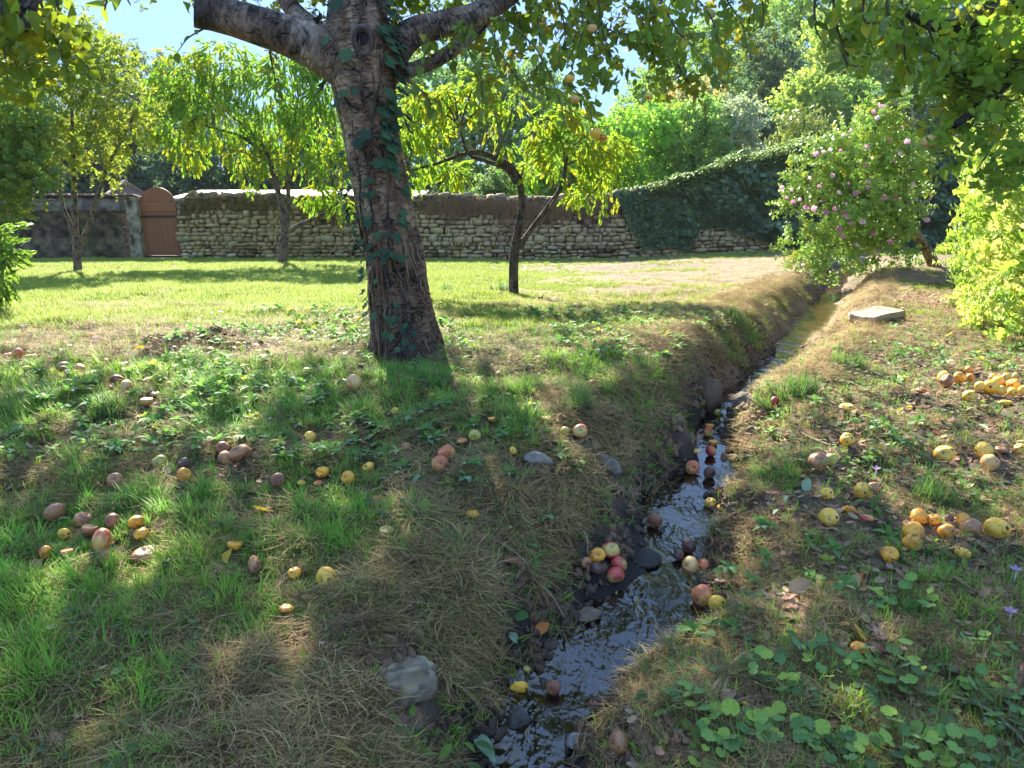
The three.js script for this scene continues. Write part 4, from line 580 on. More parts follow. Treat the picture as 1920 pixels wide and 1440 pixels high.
{
  reseed(320); const bud = { n: 300, I: new Inst() };
  const T = [[[930, 30], [1000, 85], [1040, 160], [1062, 240]], [[1000, -20], [1012, 80], [1000, 150]], [[1085, -20], [1092, 60], [1078, 110], [1064, 165]], [[1120, -20], [1130, 60], [1152, 112], [1182, 135]], [[1180, -20], [1212, 60], [1227, 110], [1222, 172]], [[1230, -20], [1272, 60], [1312, 100], [1350, 150], [1382, 158]], [[1290, -20], [1332, 30], [1346, 80], [1362, 122]], [[1060, 150], [1100, 195], [1114, 240]], [[1150, 60], [1240, 70], [1330, 60]], [[960, -10], [976, 60], [960, 112]], [[870, 78], [900, 140], [905, 205]], [[915, 45], [950, 120], [990, 168]], [[1040, -20], [1060, 60], [1050, 122]], [[1250, 90], [1292, 155], [1320, 200]], [[1350, -20], [1392, 50], [1402, 100]], [[760, 150], [795, 175], [815, 205]], [[380, 55], [352, 72], [330, 102]], [[505, 95], [516, 150], [524, 186]], [[830, 40], [850, 90], [845, 130]], [[1100, 40], [1180, 70], [1250, 100]], [[790, 50], [800, 95], [780, 130]], [[1420, -30], [1432, 20], [1425, 60]]];
  T.forEach((P, i) => hang(apple, P, 4.7 + (i % 5) * 0.18, bud, i === 16 ? { per: 1, gap: 0.06, size: 0.7 } : { gap: 0.05, per: 3, size: 0.85 }));
  bud.I.out('foliage', appleLeaf[0], MAT.leaf, apple);
  const L = [[980, 40, 55], [1060, 40, 60], [1150, 30, 60], [1240, 40, 60], [1330, 30, 55], [1000, 100, 40], [1080, 130, 45], [1180, 100, 45], [1270, 110, 42], [1340, 90, 36], [850, 20, 60], [900, 100, 35], [780, 20, 50], [560, 20, 60], [620, 10, 45], [430, -5, 30], [1400, 10, 40], [1060, 190, 30], [930, 170, 30], [1120, 170, 26]].map(([x, y, r]) => { const d = rr(5, 6), w = r * d / F; return { c: at(x, y, d).sub(aOff), r: w }; });
  crown(apple, L, SP.apple, MAT.leaf, 230, { color: [0.22, 0.33, 0.032], alt: [0.36, 0.34, 0.03], altShare: 0.2, droop: 0.5, shell: 0.1, name: 'hanging_sprays' });
}
{ // ivy climbing the trunk
  reseed(330); const t = thing('trunk_ivy', 'dark green ivy climbing the trunk of the old apple tree', 'ivy', aOff.clone()), ms = [[0.045, 0.09, 0.035], [0.065, 0.125, 0.045], [0.035, 0.07, 0.033]].map((c) => { const m = MAT.ivy.clone(); m.color.setRGB(...c); m.clearcoat = 0.2; return m; });
  const onTrunk = (px, row) => { let i = 1; while (i < trunkPx.length - 1 && trunkPx[i][1] > row) i++; const k = clamp((trunkPx[i - 1][1] - row) / (trunkPx[i - 1][1] - trunkPx[i][1])), cx = mix(trunkPx[i - 1][0], trunkPx[i][0], k), w = mix(trunkPx[i - 1][2], trunkPx[i][2], k) / 2, s = clamp((px - cx) / w, -1, 1), r = pxr(w, row, TD), a = Math.asin(s), c = at(cx, row, TD); return { p: c.add(V(Math.sin(a) * r * 1.05, 0, Math.cos(a) * r * 1.05)), n: V(Math.sin(a), 0.05, Math.cos(a)).normalize() }; };
  const put = (px, row, s) => { const { p, n } = onTrunk(px, row), q = new THREE.Quaternion().setFromUnitVectors(V(0, 1, 0), n.clone().add(V(gauss() * 0.3, 0.25 + gauss() * 0.2, gauss() * 0.2)).normalize()); const X = V(1, 0, 0).applyQuaternion(q), ang = Math.atan2(V(0, -1, 0).dot(V(0, 0, 1).applyQuaternion(q)), V(0, -1, 0).dot(X)); q.multiply(new THREE.Quaternion().setFromAxisAngle(V(0, 1, 0), -ang + gauss() * 0.5)); const m = part('leaf', ivyGeo, ms[Math.floor(rnd() * 3)], t); m.position.copy(p).addScaledVector(n, rr(0.01, 0.05)).sub(t.position); m.quaternion.copy(q); m.scale.setScalar(s * 1.05); };
  for (let k = 0; k < 80; k++) { const row = rr(-20, 320); put(mix(716, 742, clamp(row / 150)) + (row > 170 ? -12 : 0) + gauss() * 20, row, rr(0.7, 1.25)); }
  for (const [x, y, s] of [[614, 98, 1.3], [620, 142, 1.5], [663, 102, 1.35], [612, 20, 1.4], [655, 12, 1.4], [605, 60, 1.2], [640, 80, 1], [662, 175, 0.9], [652, 195, 0.8], [680, 172, 0.8], [655, 302, 1.1], [672, 320, 1], [690, 260, 1.2], [700, 245, 1.2], [648, 305, 0.9], [668, 285, 0.8]]) put(x, y, s);
  for (let k = 0; k < 34; k++) put(rr(652, 708), rr(330, 460), rr(0.55, 0.95));
  for (let k = 0; k < 30; k++) put(rr(690, 765), rr(430, 600), rr(0.5, 0.85));
  for (let k = 0; k < 16; k++) put(trunkPx[6][0] + rr(44, 52), rr(180, 420), rr(0.6, 1));
  for (let k = 0; k < 12; k++) put(rr(735, 820), rr(590, 640), rr(0.5, 0.8));
  for (const P of [[[735, 640], [742, 560], [722, 470], [705, 380], [700, 300], [712, 200], [725, 120], [715, 30], [705, -40]], [[700, 470], [690, 420], [684, 375], [686, 340], [676, 290], [672, 230]], [[700, 330], [706, 250], [690, 170], [686, 90], [688, 0]], [[775, 630], [770, 560], [745, 480], [735, 400], [738, 300], [728, 230]], [[684, 470], [676, 430], [674, 380]]]) { const b = new B(); tube(b, P.map(([x, y]) => onTrunk(x, y).p.sub(t.position)), [0.011, 0.007, 0.004], 6, { steps: P.length * 8, bump: rough(20, 0.1), color: [0.2, 0.14, 0.1] }); part('stem', b.out(true), MAT.bark, t); }
}
{ // two neighbours whose branches reach into the frame
  reseed(340); const mk = (label, pos, lim) => { const t = thing('apple_tree', label, 'tree', pos); const b = new B(); tube(b, lim.trunk.map((p) => p.sub(pos)), [0.16, 0.13, 0.1, 0.05], 14, { bump: rough(), color: barkC([0.16, 0.13, 0.1]) }); part('trunk', b.out(true), MAT.bark, t); for (const l of lim.limbs) { const q = new B(); tube(q, l.map((p) => p.sub(pos)), [0.055, 0.03, 0.014], 8, { steps: 16, bump: rough(), color: barkC([0.11, 0.09, 0.07]) }); part('limb', q.out(true), MAT.bark, t); } return t; };
  const pr = V(5.0, 0.2, -3.6), r = mk('apple tree leaning in over the hedge, its leafy branch hanging at the right edge', pr, { trunk: [pr.clone().add(V(0, -0.2, 0)), V(4.9, 1.2, -3.6), V(4.6, 2.4, -3.5), V(4.2, 3.6, -3.6)], limbs: [[V(4.6, 2.3, -3.5), at(2010, 30, 3.4), at(1900, -10, 3.3), at(1800, -60, 3.4)], [at(2010, 30, 3.4), at(1920, 110, 3.3), at(1850, 190, 3.2), at(1790, 235, 3.1)], [at(1900, -10, 3.3), at(1830, 40, 3.3), at(1760, 50, 3.4), at(1690, 20, 3.5)], [V(4.5, 2.6, -3.5), at(2000, -100, 3.7), at(1700, -140, 3.9), at(1500, -60, 4.1)]] });
  const L = [[1850, 50, 85], [1780, 110, 60], [1890, 180, 70], [1720, 70, 50], [1650, 40, 45], [1800, 215, 45], [1860, 285, 45], [1900, 100, 80], [1600, 5, 40], [1760, 20, 60], [1900, 10, 70], [1820, 150, 50], [1910, 260, 40], [1700, 120, 30]].map(([x, y, w]) => { const d = rr(3.1, 3.8); return { c: at(x, y, d).sub(pr), r: w * d / F }; });
  for (let k = 0; k < 0; k++) L.push({ c: V(rr(2.6, 5), rr(3.2, 4.6), -rr(2.6, 5)).sub(pr), r: rr(0.4, 0.7) });
  crown(r, L, SP.apple, MAT.leaf, 470, { color: [0.26, 0.4, 0.035], alt: [0.46, 0.48, 0.03], altShare: 0.18, droop: 0.55, shell: 0.1, size: 0.7, gap: 0.32, freq: 3 });
  const bud = { n: 260, I: new Inst() }; for (const P of [[[1560, -20], [1572, 60], [1600, 112], [1640, 95]], [[1528, -20], [1530, 55], [1546, 82]], [[1690, -20], [1694, 80], [1702, 128], [1716, 150]], [[1662, -10], [1670, 55], [1680, 84]], [[1840, 185], [1800, 210], [1775, 240], [1750, 262]], [[1620, -20], [1622, 40], [1650, 45]], [[1790, 235], [1770, 205], [1745, 200]], [[1580, 100], [1590, 120], [1620, 125]], [[1880, 230], [1850, 290], [1830, 320]], [[1740, 50], [1760, 110], [1750, 150]], [[1700, 20], [1735, 90], [1790, 120]], [[1900, 60], [1870, 140], [1880, 200]]]) hang(r, P, rr(3.2, 3.6), bud, { gap: 0.05, per: 2, size: 0.9 });
  bud.I.out('foliage', appleLeaf[1], MAT.leaf, r);
  const pl = V(-3.6, 0, -1.9), l = mk('apple tree outside the left edge whose yellowing leaves hang in at the top', pl, { trunk: [pl.clone().add(V(0, -0.2, 0)), V(-3.5, 1.2, -1.9), V(-3.2, 2.3, -2), V(-2.9, 3.2, -2.2)], limbs: [[V(-3.3, 2.2, -2), at(-160, -60, 2.5), at(20, -70, 2.5), at(120, -60, 2.6)], [at(20, -70, 2.5), at(52, -10, 2.5), at(46, 60, 2.5)], [V(-3.2, 2.3, -2), at(-50, -160, 2.9), at(200, -80, 3.0), at(240, -10, 3.0)]] });
  const K = [[10, 25, 34], [60, 45, 30], [100, 65, 24], [0, 90, 26], [45, 0, 34], [85, 95, 16], [20, 105, 20], [-50, 50, 60]].map(([x, y, w]) => { const d = rr(2.4, 2.8); return { c: at(x, y, d).sub(pl), r: w * d / F }; });
  for (let k = 0; k < 0; k++) K.push({ c: V(rr(-4, -1.8), rr(2.9, 4), -rr(1.2, 3.6)).sub(pl), r: rr(0.35, 0.6) });
  crown(l, K, SP.apple, MAT.leaf, 90, { color: [0.24, 0.32, 0.02], alt: [0.44, 0.42, 0.015], altShare: 0.3, droop: 0.6, shell: 0.1, size: 0.7 });
  const b2 = { n: 120, I: new Inst() }; for (const P of [[[20, -40], [40, 30], [70, 80]], [[60, -40], [90, 40], [120, 110]], [[0, -30], [5, 60], [10, 110]], [[190, -40], [200, -5], [196, 20]], [[230, -40], [235, -10], [245, 10]], [[100, -30], [115, 40], [130, 80]]]) hang(l, P, rr(2.4, 2.9), b2, { gap: 0.06, per: 2, size: 0.85 });
  b2.I.out('foliage', appleLeaf[2], MAT.leaf, l);
}
// ---------------------------------------------------------------- fruit
const clear = []; // [x, d, r]: keep tall grass off
const spots = (u, v, s, n, rad) => { let k = 0; for (let i = 0; i < n; i++) { const a = hash(i, s, 1), b = 0.2 + 0.6 * hash(i, s, 2), r = rad * (0.4 + hash(i, s, 3)); let du = Math.abs(u - a); du = Math.min(du, 1 - du) * 2 * Math.sin(Math.PI * clamp(v, 0.1, 0.9)); const q = Math.hypot(du, v - b) / r; k = Math.max(k, sst(1, 0.7, q + 0.25 * tile(u, v, 24, s))); } return k; };
const skin = (s, fn) => tex(256, 128, (u, v) => { const c0 = fn(u, v, tfbm(u, v, 4, 5, s) * 1.3, tile(u, v * 0.25, 64, s)), b = sst(0.18, 0.4, tfbm(u, v, 3, 5, s + 60)), c = c0.map((x) => x * 1.12), k = 1 + 0.3 * tfbm(u, v, 16, 3, s + 70); return cmix(c.map((x) => x * k), [0.2, 0.1, 0.045], b * 0.3); });
const dark = [0.03, 0.018, 0.012], KIND = {
  yellow: skin(1, (u, v, n, st) => cmix(cmix([0.78, 0.43, 0.04], [0.7, 0.48, 0.08], 0.5 + n), dark, Math.max(spots(u, v, 11, 5, 0.05), spots(u, v, 12, 18, 0.014)))),
  gold: skin(2, (u, v, n, st) => cmix(cmix([0.78, 0.36, 0.03], [0.62, 0.24, 0.03], sst(-0.1, 0.5, n)), dark, Math.max(spots(u, v, 21, 7, 0.06), spots(u, v, 22, 20, 0.014)))),
  pale: skin(3, (u, v, n, st) => cmix(cmix([0.66, 0.42, 0.14], [0.62, 0.3, 0.1], 0.5 + n), dark, spots(u, v, 31, 14, 0.013) + 0.5 * spots(u, v, 32, 2, 0.06))),
  tan: skin(4, (u, v, n, st) => cmix(cmix([0.42, 0.2, 0.07], [0.3, 0.13, 0.06], 0.5 + n), dark, spots(u, v, 41, 20, 0.02))),
  red: skin(5, (u, v, n, st) => cmix(cmix(cmix([0.42, 0.03, 0.035], [0.5, 0.1, 0.06], 0.5 + n + st * 0.3), [0.5, 0.36, 0.09], sst(0.5, 0.85, v + n * 0.35 + 0.1 * Math.sin(u * 6.28))), [0.6, 0.45, 0.3], spots(u, v, 51, 30, 0.008))),
  blush: skin(6, (u, v, n, st) => cmix(cmix([0.55, 0.16, 0.06], [0.58, 0.34, 0.08], sst(-0.2, 0.5, Math.sin(u * 6.28 + 1) * 0.6 + n + st * 0.15)), dark, spots(u, v, 61, 12, 0.014))),
  green: skin(7, (u, v, n) => cmix(cmix([0.42, 0.4, 0.07], [0.34, 0.27, 0.06], 0.5 + n), dark, spots(u, v, 71, 8, 0.03))),
  brown: skin(8, (u, v, n) => cmix(cmix([0.3, 0.12, 0.05], [0.17, 0.065, 0.036], 0.5 + n), [0.24, 0.14, 0.08], spots(u, v, 81, 6, 0.05) * 0.5)),
  rot: skin(9, (u, v, n) => cmix(cmix([0.46, 0.21, 0.08], [0.22, 0.095, 0.045], sst(-0.3, 0.4, n)), [0.34, 0.22, 0.15], sst(0.3, 0.5, tfbm(u, v, 8, 3, 92)) * 0.6)),
  black: skin(10, (u, v, n) => cmix([0.07, 0.035, 0.026], [0.13, 0.065, 0.045], 0.5 + n)),
};
const KM = {}; for (const k in KIND) KM[k] = new THREE.MeshPhysicalMaterial({ map: KIND[k], roughness: ['brown', 'rot', 'black'].includes(k) ? 0.6 : 0.45, clearcoat: 0.12, clearcoatRoughness: 0.45, bumpMap: soilBump, bumpScale: ['brown', 'rot', 'black', 'tan'].includes(k) ? 0.004 : 0.0012 });
function fruitGeo(s, { lump = 0.04, dimple = 0.34, tall = 0.93, pear = 0, hole = 0, dent = 0 } = {}) {
  const g = new THREE.SphereGeometry(1, 22, 16), P = g.attributes.position, v = V();
  for (let k = 0; k < P.count; k++) {
    v.fromBufferAttribute(P, k).normalize(); const t = Math.acos(clamp(v.y, -1, 1)), w = Math.sin(t) * (1 - 0.06 * Math.cos(t * 2)) * (1 + pear * Math.cos(t)); let y = Math.cos(t) * tall - dimple * Math.exp(-((t / 0.36) ** 2)) + dimple * 0.5 * Math.exp(-(((Math.PI - t) / 0.3) ** 2));
    const a = Math.atan2(v.z, v.x), f = 1 + lump * fbm(v.x * 1.6 + s * 3, v.y * 1.6, v.z * 1.6, 3) * 2 + 0.015 * Math.cos(a * 5) * (1 - t / Math.PI);
    v.set(Math.cos(a) * w * f, y * f, Math.sin(a) * w * f); const q = v.distanceTo(V(0.75, 0.15, 0.6)); if (hole) v.addScaledVector(V(0.75, 0.15, 0.6).normalize(), -hole * Math.exp(-((q / 0.33) ** 2))); if (dent) v.y = Math.min(v.y, 1 - dent + 0.08 * fbm(v.x * 4, v.z * 4, s, 2)); P.setXYZ(k, v.x, v.y, v.z);
  }
  g.computeVertexNormals(); const N = g.attributes.normal; for (let j = 0; j <= 16; j++) { const a = j * 23, b = a + 22; const n = V(N.getX(a) + N.getX(b), N.getY(a) + N.getY(b), N.getZ(a) + N.getZ(b)).normalize(); N.setXYZ(a, n.x, n.y, n.z); N.setXYZ(b, n.x, n.y, n.z); } return g;
}
const FG = { round: [fruitGeo(1), fruitGeo(2, { tall: 0.86 }), fruitGeo(3, { lump: 0.07 })], quince: [fruitGeo(4, { lump: 0.08, pear: -0.1, tall: 1, dimple: 0.2 }), fruitGeo(5, { lump: 0.1, tall: 0.95, dimple: 0.22 })], hole: [fruitGeo(6, { hole: 0.45 })], lumpy: [fruitGeo(7, { lump: 0.16, tall: 0.8 }), fruitGeo(8, { lump: 0.2, tall: 0.75, dimple: 0.2 })], flat: [fruitGeo(9, { lump: 0.12, tall: 0.55, dimple: 0.25 }), fruitGeo(10, { dent: 0.7, lump: 0.1 })] };
const stemG = (() => { const b = new B(); tube(b, [V(0, 0.5, 0), V(0.03, 0.85, 0.02), V(0.14, 1.12, 0.05)], [0.035, 0.028, 0.045], 5, { steps: 5, color: [1, 1, 1] }); return b.out(true); })();
const calG = (() => { const b = new B(); for (let k = 0; k < 5; k++) leaf(b, 0.2, 0.1, { segs: 2, m: M4(V(0, -0.72, 0), E(0, k * 1.257, -0.6, 'YZX'), 1) }); return b.out(true); })();
const stemM = new THREE.MeshStandardMaterial({ color: new THREE.Color().setRGB(0.06, 0.04, 0.025), roughness: 0.9, side: THREE.DoubleSide });
const windfall = 'windfall apples lying in the orchard';
function fruit(px, py, size, kind, shape, label, o = {}) {
  size *= 0.93; const rel = size / 2 / F; let p = o.at ? null : hit(px, py, 0.012, rel * 0.86), z, r;
  if (o.hang) p = at(px, py, o.hang); z = zc(p); r = size / 2 * z / F;
  const t = thing(o.name || 'apple', label, 'apple', null, o.group); const list = FG[shape], g = list[Math.floor(rnd() * list.length)];
  if (o.hang) t.position.copy(p); else { const w = stream(-p.z), wet = channel(p.x, -p.z) < 0; t.position.set(p.x, (wet ? Math.max(w.h, H(p.x, -p.z)) - r * 0.25 : H(p.x, -p.z)) + r * (shape === 'flat' ? 0.5 : 0.86) + 0.012, p.z); clear.push([p.x, -p.z, r]); }
  const bd = part('fruit_body', g, KM[kind], t); bd.scale.setScalar(r); const tilt = o.hang ? gauss() * 0.3 : shape === 'flat' ? gauss() * 0.3 : o.tilt ?? rr(0.5, 1.9); bd.quaternion.copy(E(0, rnd() * 6.28, 0).multiply(E(tilt, 0, gauss() * 0.2))); if (shape === 'hole') bd.quaternion.copy(E(0.2, -0.9 + gauss() * 0.5, 0.2)); if (o.tilt !== undefined) bd.quaternion.copy(E(0, gauss() * 0.5, 0).multiply(E(o.tilt, 0, 0)));
  if (kind !== 'black' && shape !== 'flat') { const s = part('stem', stemG, stemM, bd); s.scale.setScalar(1); part('calyx', calG, stemM, bd); }
  return t;
}
reseed(400);
const FR = [
  [612, 1087, 45, 'yellow', 'round', 'largest yellow apple in the left grass, dark pits on its cheeks'], [552, 1077, 26, 'gold', 'hole', 'small orange apple with black holes left of the largest yellow apple'], [478, 1062, 34, 'rot', 'lumpy', 'half collapsed rotten brown apple below the eaten yellow leaf'], [440, 1018, 27, 'gold', 'flat', 'orange apple piece just above the eaten yellow leaf'],
  [103, 962, 40, 'tan', 'round', 'big orange brown apple furthest back in the left cluster'], [157, 975, 34, 'rot', 'round', 'rotten pinkish brown apple beside the big orange brown one'], [168, 990, 30, 'tan', 'flat', 'soft tan apple squeezed between rotten apples in the left cluster'], [120, 1003, 24, 'yellow', 'round', 'small clean yellow apple in front of the big orange brown one'], [192, 1017, 46, 'blush', 'lumpy', 'wrinkled reddish double lobed apple in the left cluster'], [255, 980, 28, 'gold', 'round', 'orange apple at the right end of the left cluster'], [265, 1003, 28, 'gold', 'hole', 'orange apple with dark holes at the right end of the left cluster'], [270, 1034, 48, 'tan', 'flat', 'squashed orange brown apple half beside a dry curled leaf'], [85, 1036, 24, 'gold', 'round', 'orange apple lowest on the left of the left cluster'], [125, 1032, 22, 'blush', 'flat', 'pinkish apple scrap under the small clean yellow apple'], [212, 978, 30, 'brown', 'round', 'dark brown rotten apple between reddish and orange apples'],
  [216, 903, 30, 'tan', 'round', 'olive brown apple under the broad weed leaves'], [300, 868, 30, 'green', 'round', 'yellow green apple next to a green leaf'], [345, 893, 28, 'gold', 'round', 'orange apple right below a small rotten one'], [346, 873, 25, 'black', 'round', 'small blackish rotten apple above an orange apple'], [418, 843, 26, 'brown', 'round', 'dark purple brown apple next to a burst apple'], [450, 851, 44, 'rot', 'lumpy', 'burst red brown apple lying open in the dead grass'], [424, 862, 32, 'rot', 'round', 'brownish pink apple in front of the burst apple'], [521, 902, 28, 'brown', 'round', 'single maroon brown apple left of the four yellow ones'], [487, 902, 15, 'brown', 'flat', 'small brown scrap left of the maroon apple'],
  [581, 823, 27, 'yellow', 'round', 'yellow apple with dark freckles alone in the dead grass'], [604, 886, 26, 'gold', 'hole', 'leftmost of the three orange yellow apples in a row'], [652, 898, 27, 'gold', 'round', 'middle of the three orange yellow apples in a row'], [690, 877, 24, 'yellow', 'round', 'rightmost and highest of the three orange yellow apples in a row'], [565, 904, 17, 'yellow', 'flat', 'little yellow piece right of the maroon apple'], [596, 904, 17, 'blush', 'flat', 'little reddish piece under the leftmost orange yellow apple'], [707, 933, 20, 'gold', 'flat', 'orange apple scrap below the three orange yellow apples'], [537, 1139, 28, 'gold', 'flat', 'orange tan apple half below the black holed apple'], [725, 992, 28, 'green', 'flat', 'olive yellow apple sunk in green grass'], [886, 960, 26, 'gold', 'flat', 'orange apple piece on the hay above the bank'], [902, 1005, 20, 'rot', 'flat', 'dull pink apple in the hay above the bank'],
  [663, 718, 32, 'pale', 'round', 'big pale peach coloured apple in front of the trunk'], [648, 712, 15, 'rot', 'flat', 'red brown scrap behind the big pale apple'], [740, 771, 17, 'yellow', 'round', 'small yellow apple in the shaded grass below the trunk'], [575, 691, 15, 'yellow', 'flat', 'small yellow apple left of the trunk in shade'], [678, 683, 13, 'tan', 'flat', 'small brown apple between trunk and big pale apple'], [756, 659, 18, 'gold', 'round', 'orange apple touching the foot of the trunk'], [773, 664, 20, 'tan', 'flat', 'brownish apple beside the orange one at the trunk foot'],
  [837, 850, 34, 'blush', 'lumpy', 'red and yellow apple, the upper of a touching pair'], [825, 872, 33, 'blush', 'round', 'red apple with its stem pit showing, the lower of a touching pair', { tilt: 1.1 }], [866, 824, 22, 'blush', 'flat', 'pinkish half apple below the curled yellow leaf'], [890, 820, 25, 'green', 'round', 'dull olive apple hidden in grass beside a pinkish half'], [761, 839, 20, 'tan', 'hole', 'hollow brown apple in the grass'], [962, 847, 17, 'yellow', 'round', 'little yellow apple above the flat grey stone'], [923, 783, 16, 'gold', 'flat', 'orange scrap in the sunlit tussock'], [1023, 782, 23, 'blush', 'flat', 'pinkish orange apple behind the green tussock'], [1088, 810, 29, 'red', 'round', 'red pink apple with a deep dimple at the edge of the bank', { tilt: 1.0 }], [1060, 810, 20, 'green', 'round', 'yellow green apple beside the dimpled red apple'], [1110, 719, 16, 'blush', 'round', 'pinkish apple far up the left bank'], [856, 724, 17, 'tan', 'round', 'tan apple near dead leaves right of the trunk foot'], [809, 739, 14, 'gold', 'flat', 'small orange scrap near a white leaf bit'],
  [447, 649, 15, 'gold', 'round', 'orange apple standing right of the dark earth mound'], [480, 646, 13, 'blush', 'flat', 'pinkish scrap to the right of the earth mound'], [394, 653, 14, 'pale', 'flat', 'pale yellow apple in front of the earth mound'], [327, 657, 15, 'tan', 'round', 'tan apple at the left foot of the earth mound'], [300, 661, 14, 'blush', 'round', 'reddish apple beside the big yellow leaf'], [292, 641, 14, 'rot', 'round', 'brown apple left of the earth mound crest'], [230, 680, 18, 'pale', 'flat', 'pale apple in the sun below the big yellow leaf'],
  [33, 664, 22, 'blush', 'round', 'sunlit orange pink apple at the far left of the lawn'], [57, 667, 20, 'pale', 'flat', 'pale apple touching the orange pink one at far left'], [14, 664, 16, 'blush', 'flat', 'orange scrap cut by the left edge in the sun'], [118, 690, 26, 'tan', 'round', 'orange brown apple half hidden in sunny grass'], [150, 691, 20, 'blush', 'round', 'reddish apple right of the orange brown one in sunny grass'], [96, 692, 16, 'gold', 'flat', 'orange scrap left of the orange brown apple in sunny grass'], [220, 714, 24, 'brown', 'round', 'dark brown apple at the edge of the tree shade'], [238, 727, 28, 'pale', 'round', 'tan yellow apple in front of the dark brown one'], [275, 749, 24, 'pale', 'flat', 'pale orange apple deep in the left grass'], [290, 736, 20, 'rot', 'flat', 'brown sunken apple behind the pale orange one'], [415, 584, 13, 'red', 'flat', 'single reddish apple far out on the bright lawn'],
  [1145, 1035, 35, 'red', 'round', 'red and green apple, topmost of the stream heap', { tilt: 0.5 }], [1120, 1042, 29, 'gold', 'lumpy', 'yellow brown apple in the stream heap'], [1160, 1057, 33, 'red', 'round', 'red apple in the middle of the stream heap'], [1154, 1078, 35, 'red', 'round', 'red and yellow apple lowest in the stream heap, in the water', { tilt: 2.4 }], [1099, 1056, 23, 'tan', 'round', 'orange tan apple at the bank side of the stream heap'], [1119, 1067, 25, 'black', 'round', 'blackish apple between the bank and the red stream apples'],
  [1291, 1036, 28, 'black', 'round', 'dark rotten apple, upper one at the right water edge'], [1272, 1054, 22, 'black', 'round', 'small dark apple in the water at the right edge'], [1294, 1062, 35, 'pale', 'round', 'pinkish tan apple in front of the dark rotten ones'], [1319, 1061, 26, 'blush', 'lumpy', 'pink orange apple on the mud beside the pinkish tan one'], [1317, 1121, 43, 'blush', 'round', 'large dusky pink apple on the right bank edge'], [1345, 1133, 35, 'yellow', 'round', 'round yellow apple leaning on the dusky pink one'],
  [1298, 887, 27, 'blush', 'round', 'orange red apple standing in the narrow water', { tilt: 1.3 }], [1330, 893, 24, 'black', 'round', 'black rotten apple right of the orange red one in the water'], [1332, 858, 22, 'red', 'round', 'red apple upstream in the narrow water'], [1358, 857, 16, 'brown', 'round', 'brown apple on the mud right of the upstream red one'], [1327, 819, 20, 'red', 'round', 'red orange apple at the dark bend of the stream'], [1308, 824, 17, 'tan', 'round', 'olive tan apple left of the red orange one at the bend'], [1330, 804, 17, 'gold', 'flat', 'orange apple floating above the red orange one at the bend'], [1345, 780, 14, 'green', 'round', 'greenish apple furthest upstream in the dark water'], [1306, 842, 18, 'pale', 'flat', 'tan apple on the left mud under the bend'], [1337, 834, 17, 'gold', 'flat', 'half sunk orange apple in the water at the bend'], [1370, 752, 14, 'blush', 'flat', 'pink apple at the stone beside the stream'], [1332, 945, 22, 'yellow', 'round', 'yellow apple lying on the right bank above bright water'], [1352, 950, 15, 'gold', 'flat', 'orange bit next to the yellow apple on the right bank'], [1227, 993, 30, 'brown', 'round', 'dark brown apple half in the mud under the left bank'],
  [973, 1290, 34, 'yellow', 'lumpy', 'yellow apple with a dark patch on the mud near the lichen stone'], [1037, 1308, 30, 'brown', 'round', 'maroon apple in the water right of the yellow one on the mud'], [1115, 1319, 24, 'brown', 'round', 'small dark brown apple alone in the near water'], [1160, 1396, 42, 'tan', 'round', 'big orange tan apple at the near right water edge'], [1270, 1387, 20, 'brown', 'lumpy', 'shrivelled brown apple under round leaves'], [988, 1253, 15, 'green', 'flat', 'olive scrap on the mud above the yellow apple'], [1453, 753, 17, 'red', 'round', 'small bright red apple in the grass tuft beside the stream'],
  [1770, 853, 37, 'yellow', 'hole', 'sunlit yellow apple with a wormhole'], [1845, 848, 34, 'yellow', 'quince', 'sunlit yellow apple behind thin dry stems'], [1857, 868, 32, 'pale', 'quince', 'pale tan apple next to a violet crocus'], [1878, 841, 22, 'tan', 'flat', 'brown orange half apple in the sun'], [1911, 843, 22, 'yellow', 'round', 'yellow apple cut by the right edge in the sun'], [1588, 761, 28, 'yellow', 'flat', 'broken yellow apple alone right of the grass tuft'], [1588, 827, 26, 'yellow', 'quince', 'brownish yellow apple at the border of sun and shade'], [1535, 867, 36, 'tan', 'quince', 'dull olive tan apple in deep shade'], [1559, 863, 24, 'green', 'quince', 'greenish apple touching the dull olive tan one'],
  [1769, 709, 25, 'yellow', 'quince', 'yellow apple at the back of the small sunlit group'], [1776, 714, 26, 'rot', 'quince', 'brown pink apple leaning on the small sunlit group'], [1799, 708, 22, 'gold', 'quince', 'golden apple in the middle of the small sunlit group'], [1817, 695, 17, 'gold', 'round', 'golden apple behind the small sunlit group'], [1819, 710, 17, 'gold', 'round', 'golden apple at the right end of the small sunlit group'], [1690, 706, 23, 'yellow', 'flat', 'yellow half apple left of the sunlit groups'], [1728, 729, 20, 'blush', 'flat', 'orange pink scrap below the small sunlit group'], [1818, 742, 25, 'yellow', 'hole', 'yellow apple with a dark split between the sunlit groups'], [1887, 752, 24, 'yellow', 'flat', 'broken yellow apple below the big sunlit heap'],
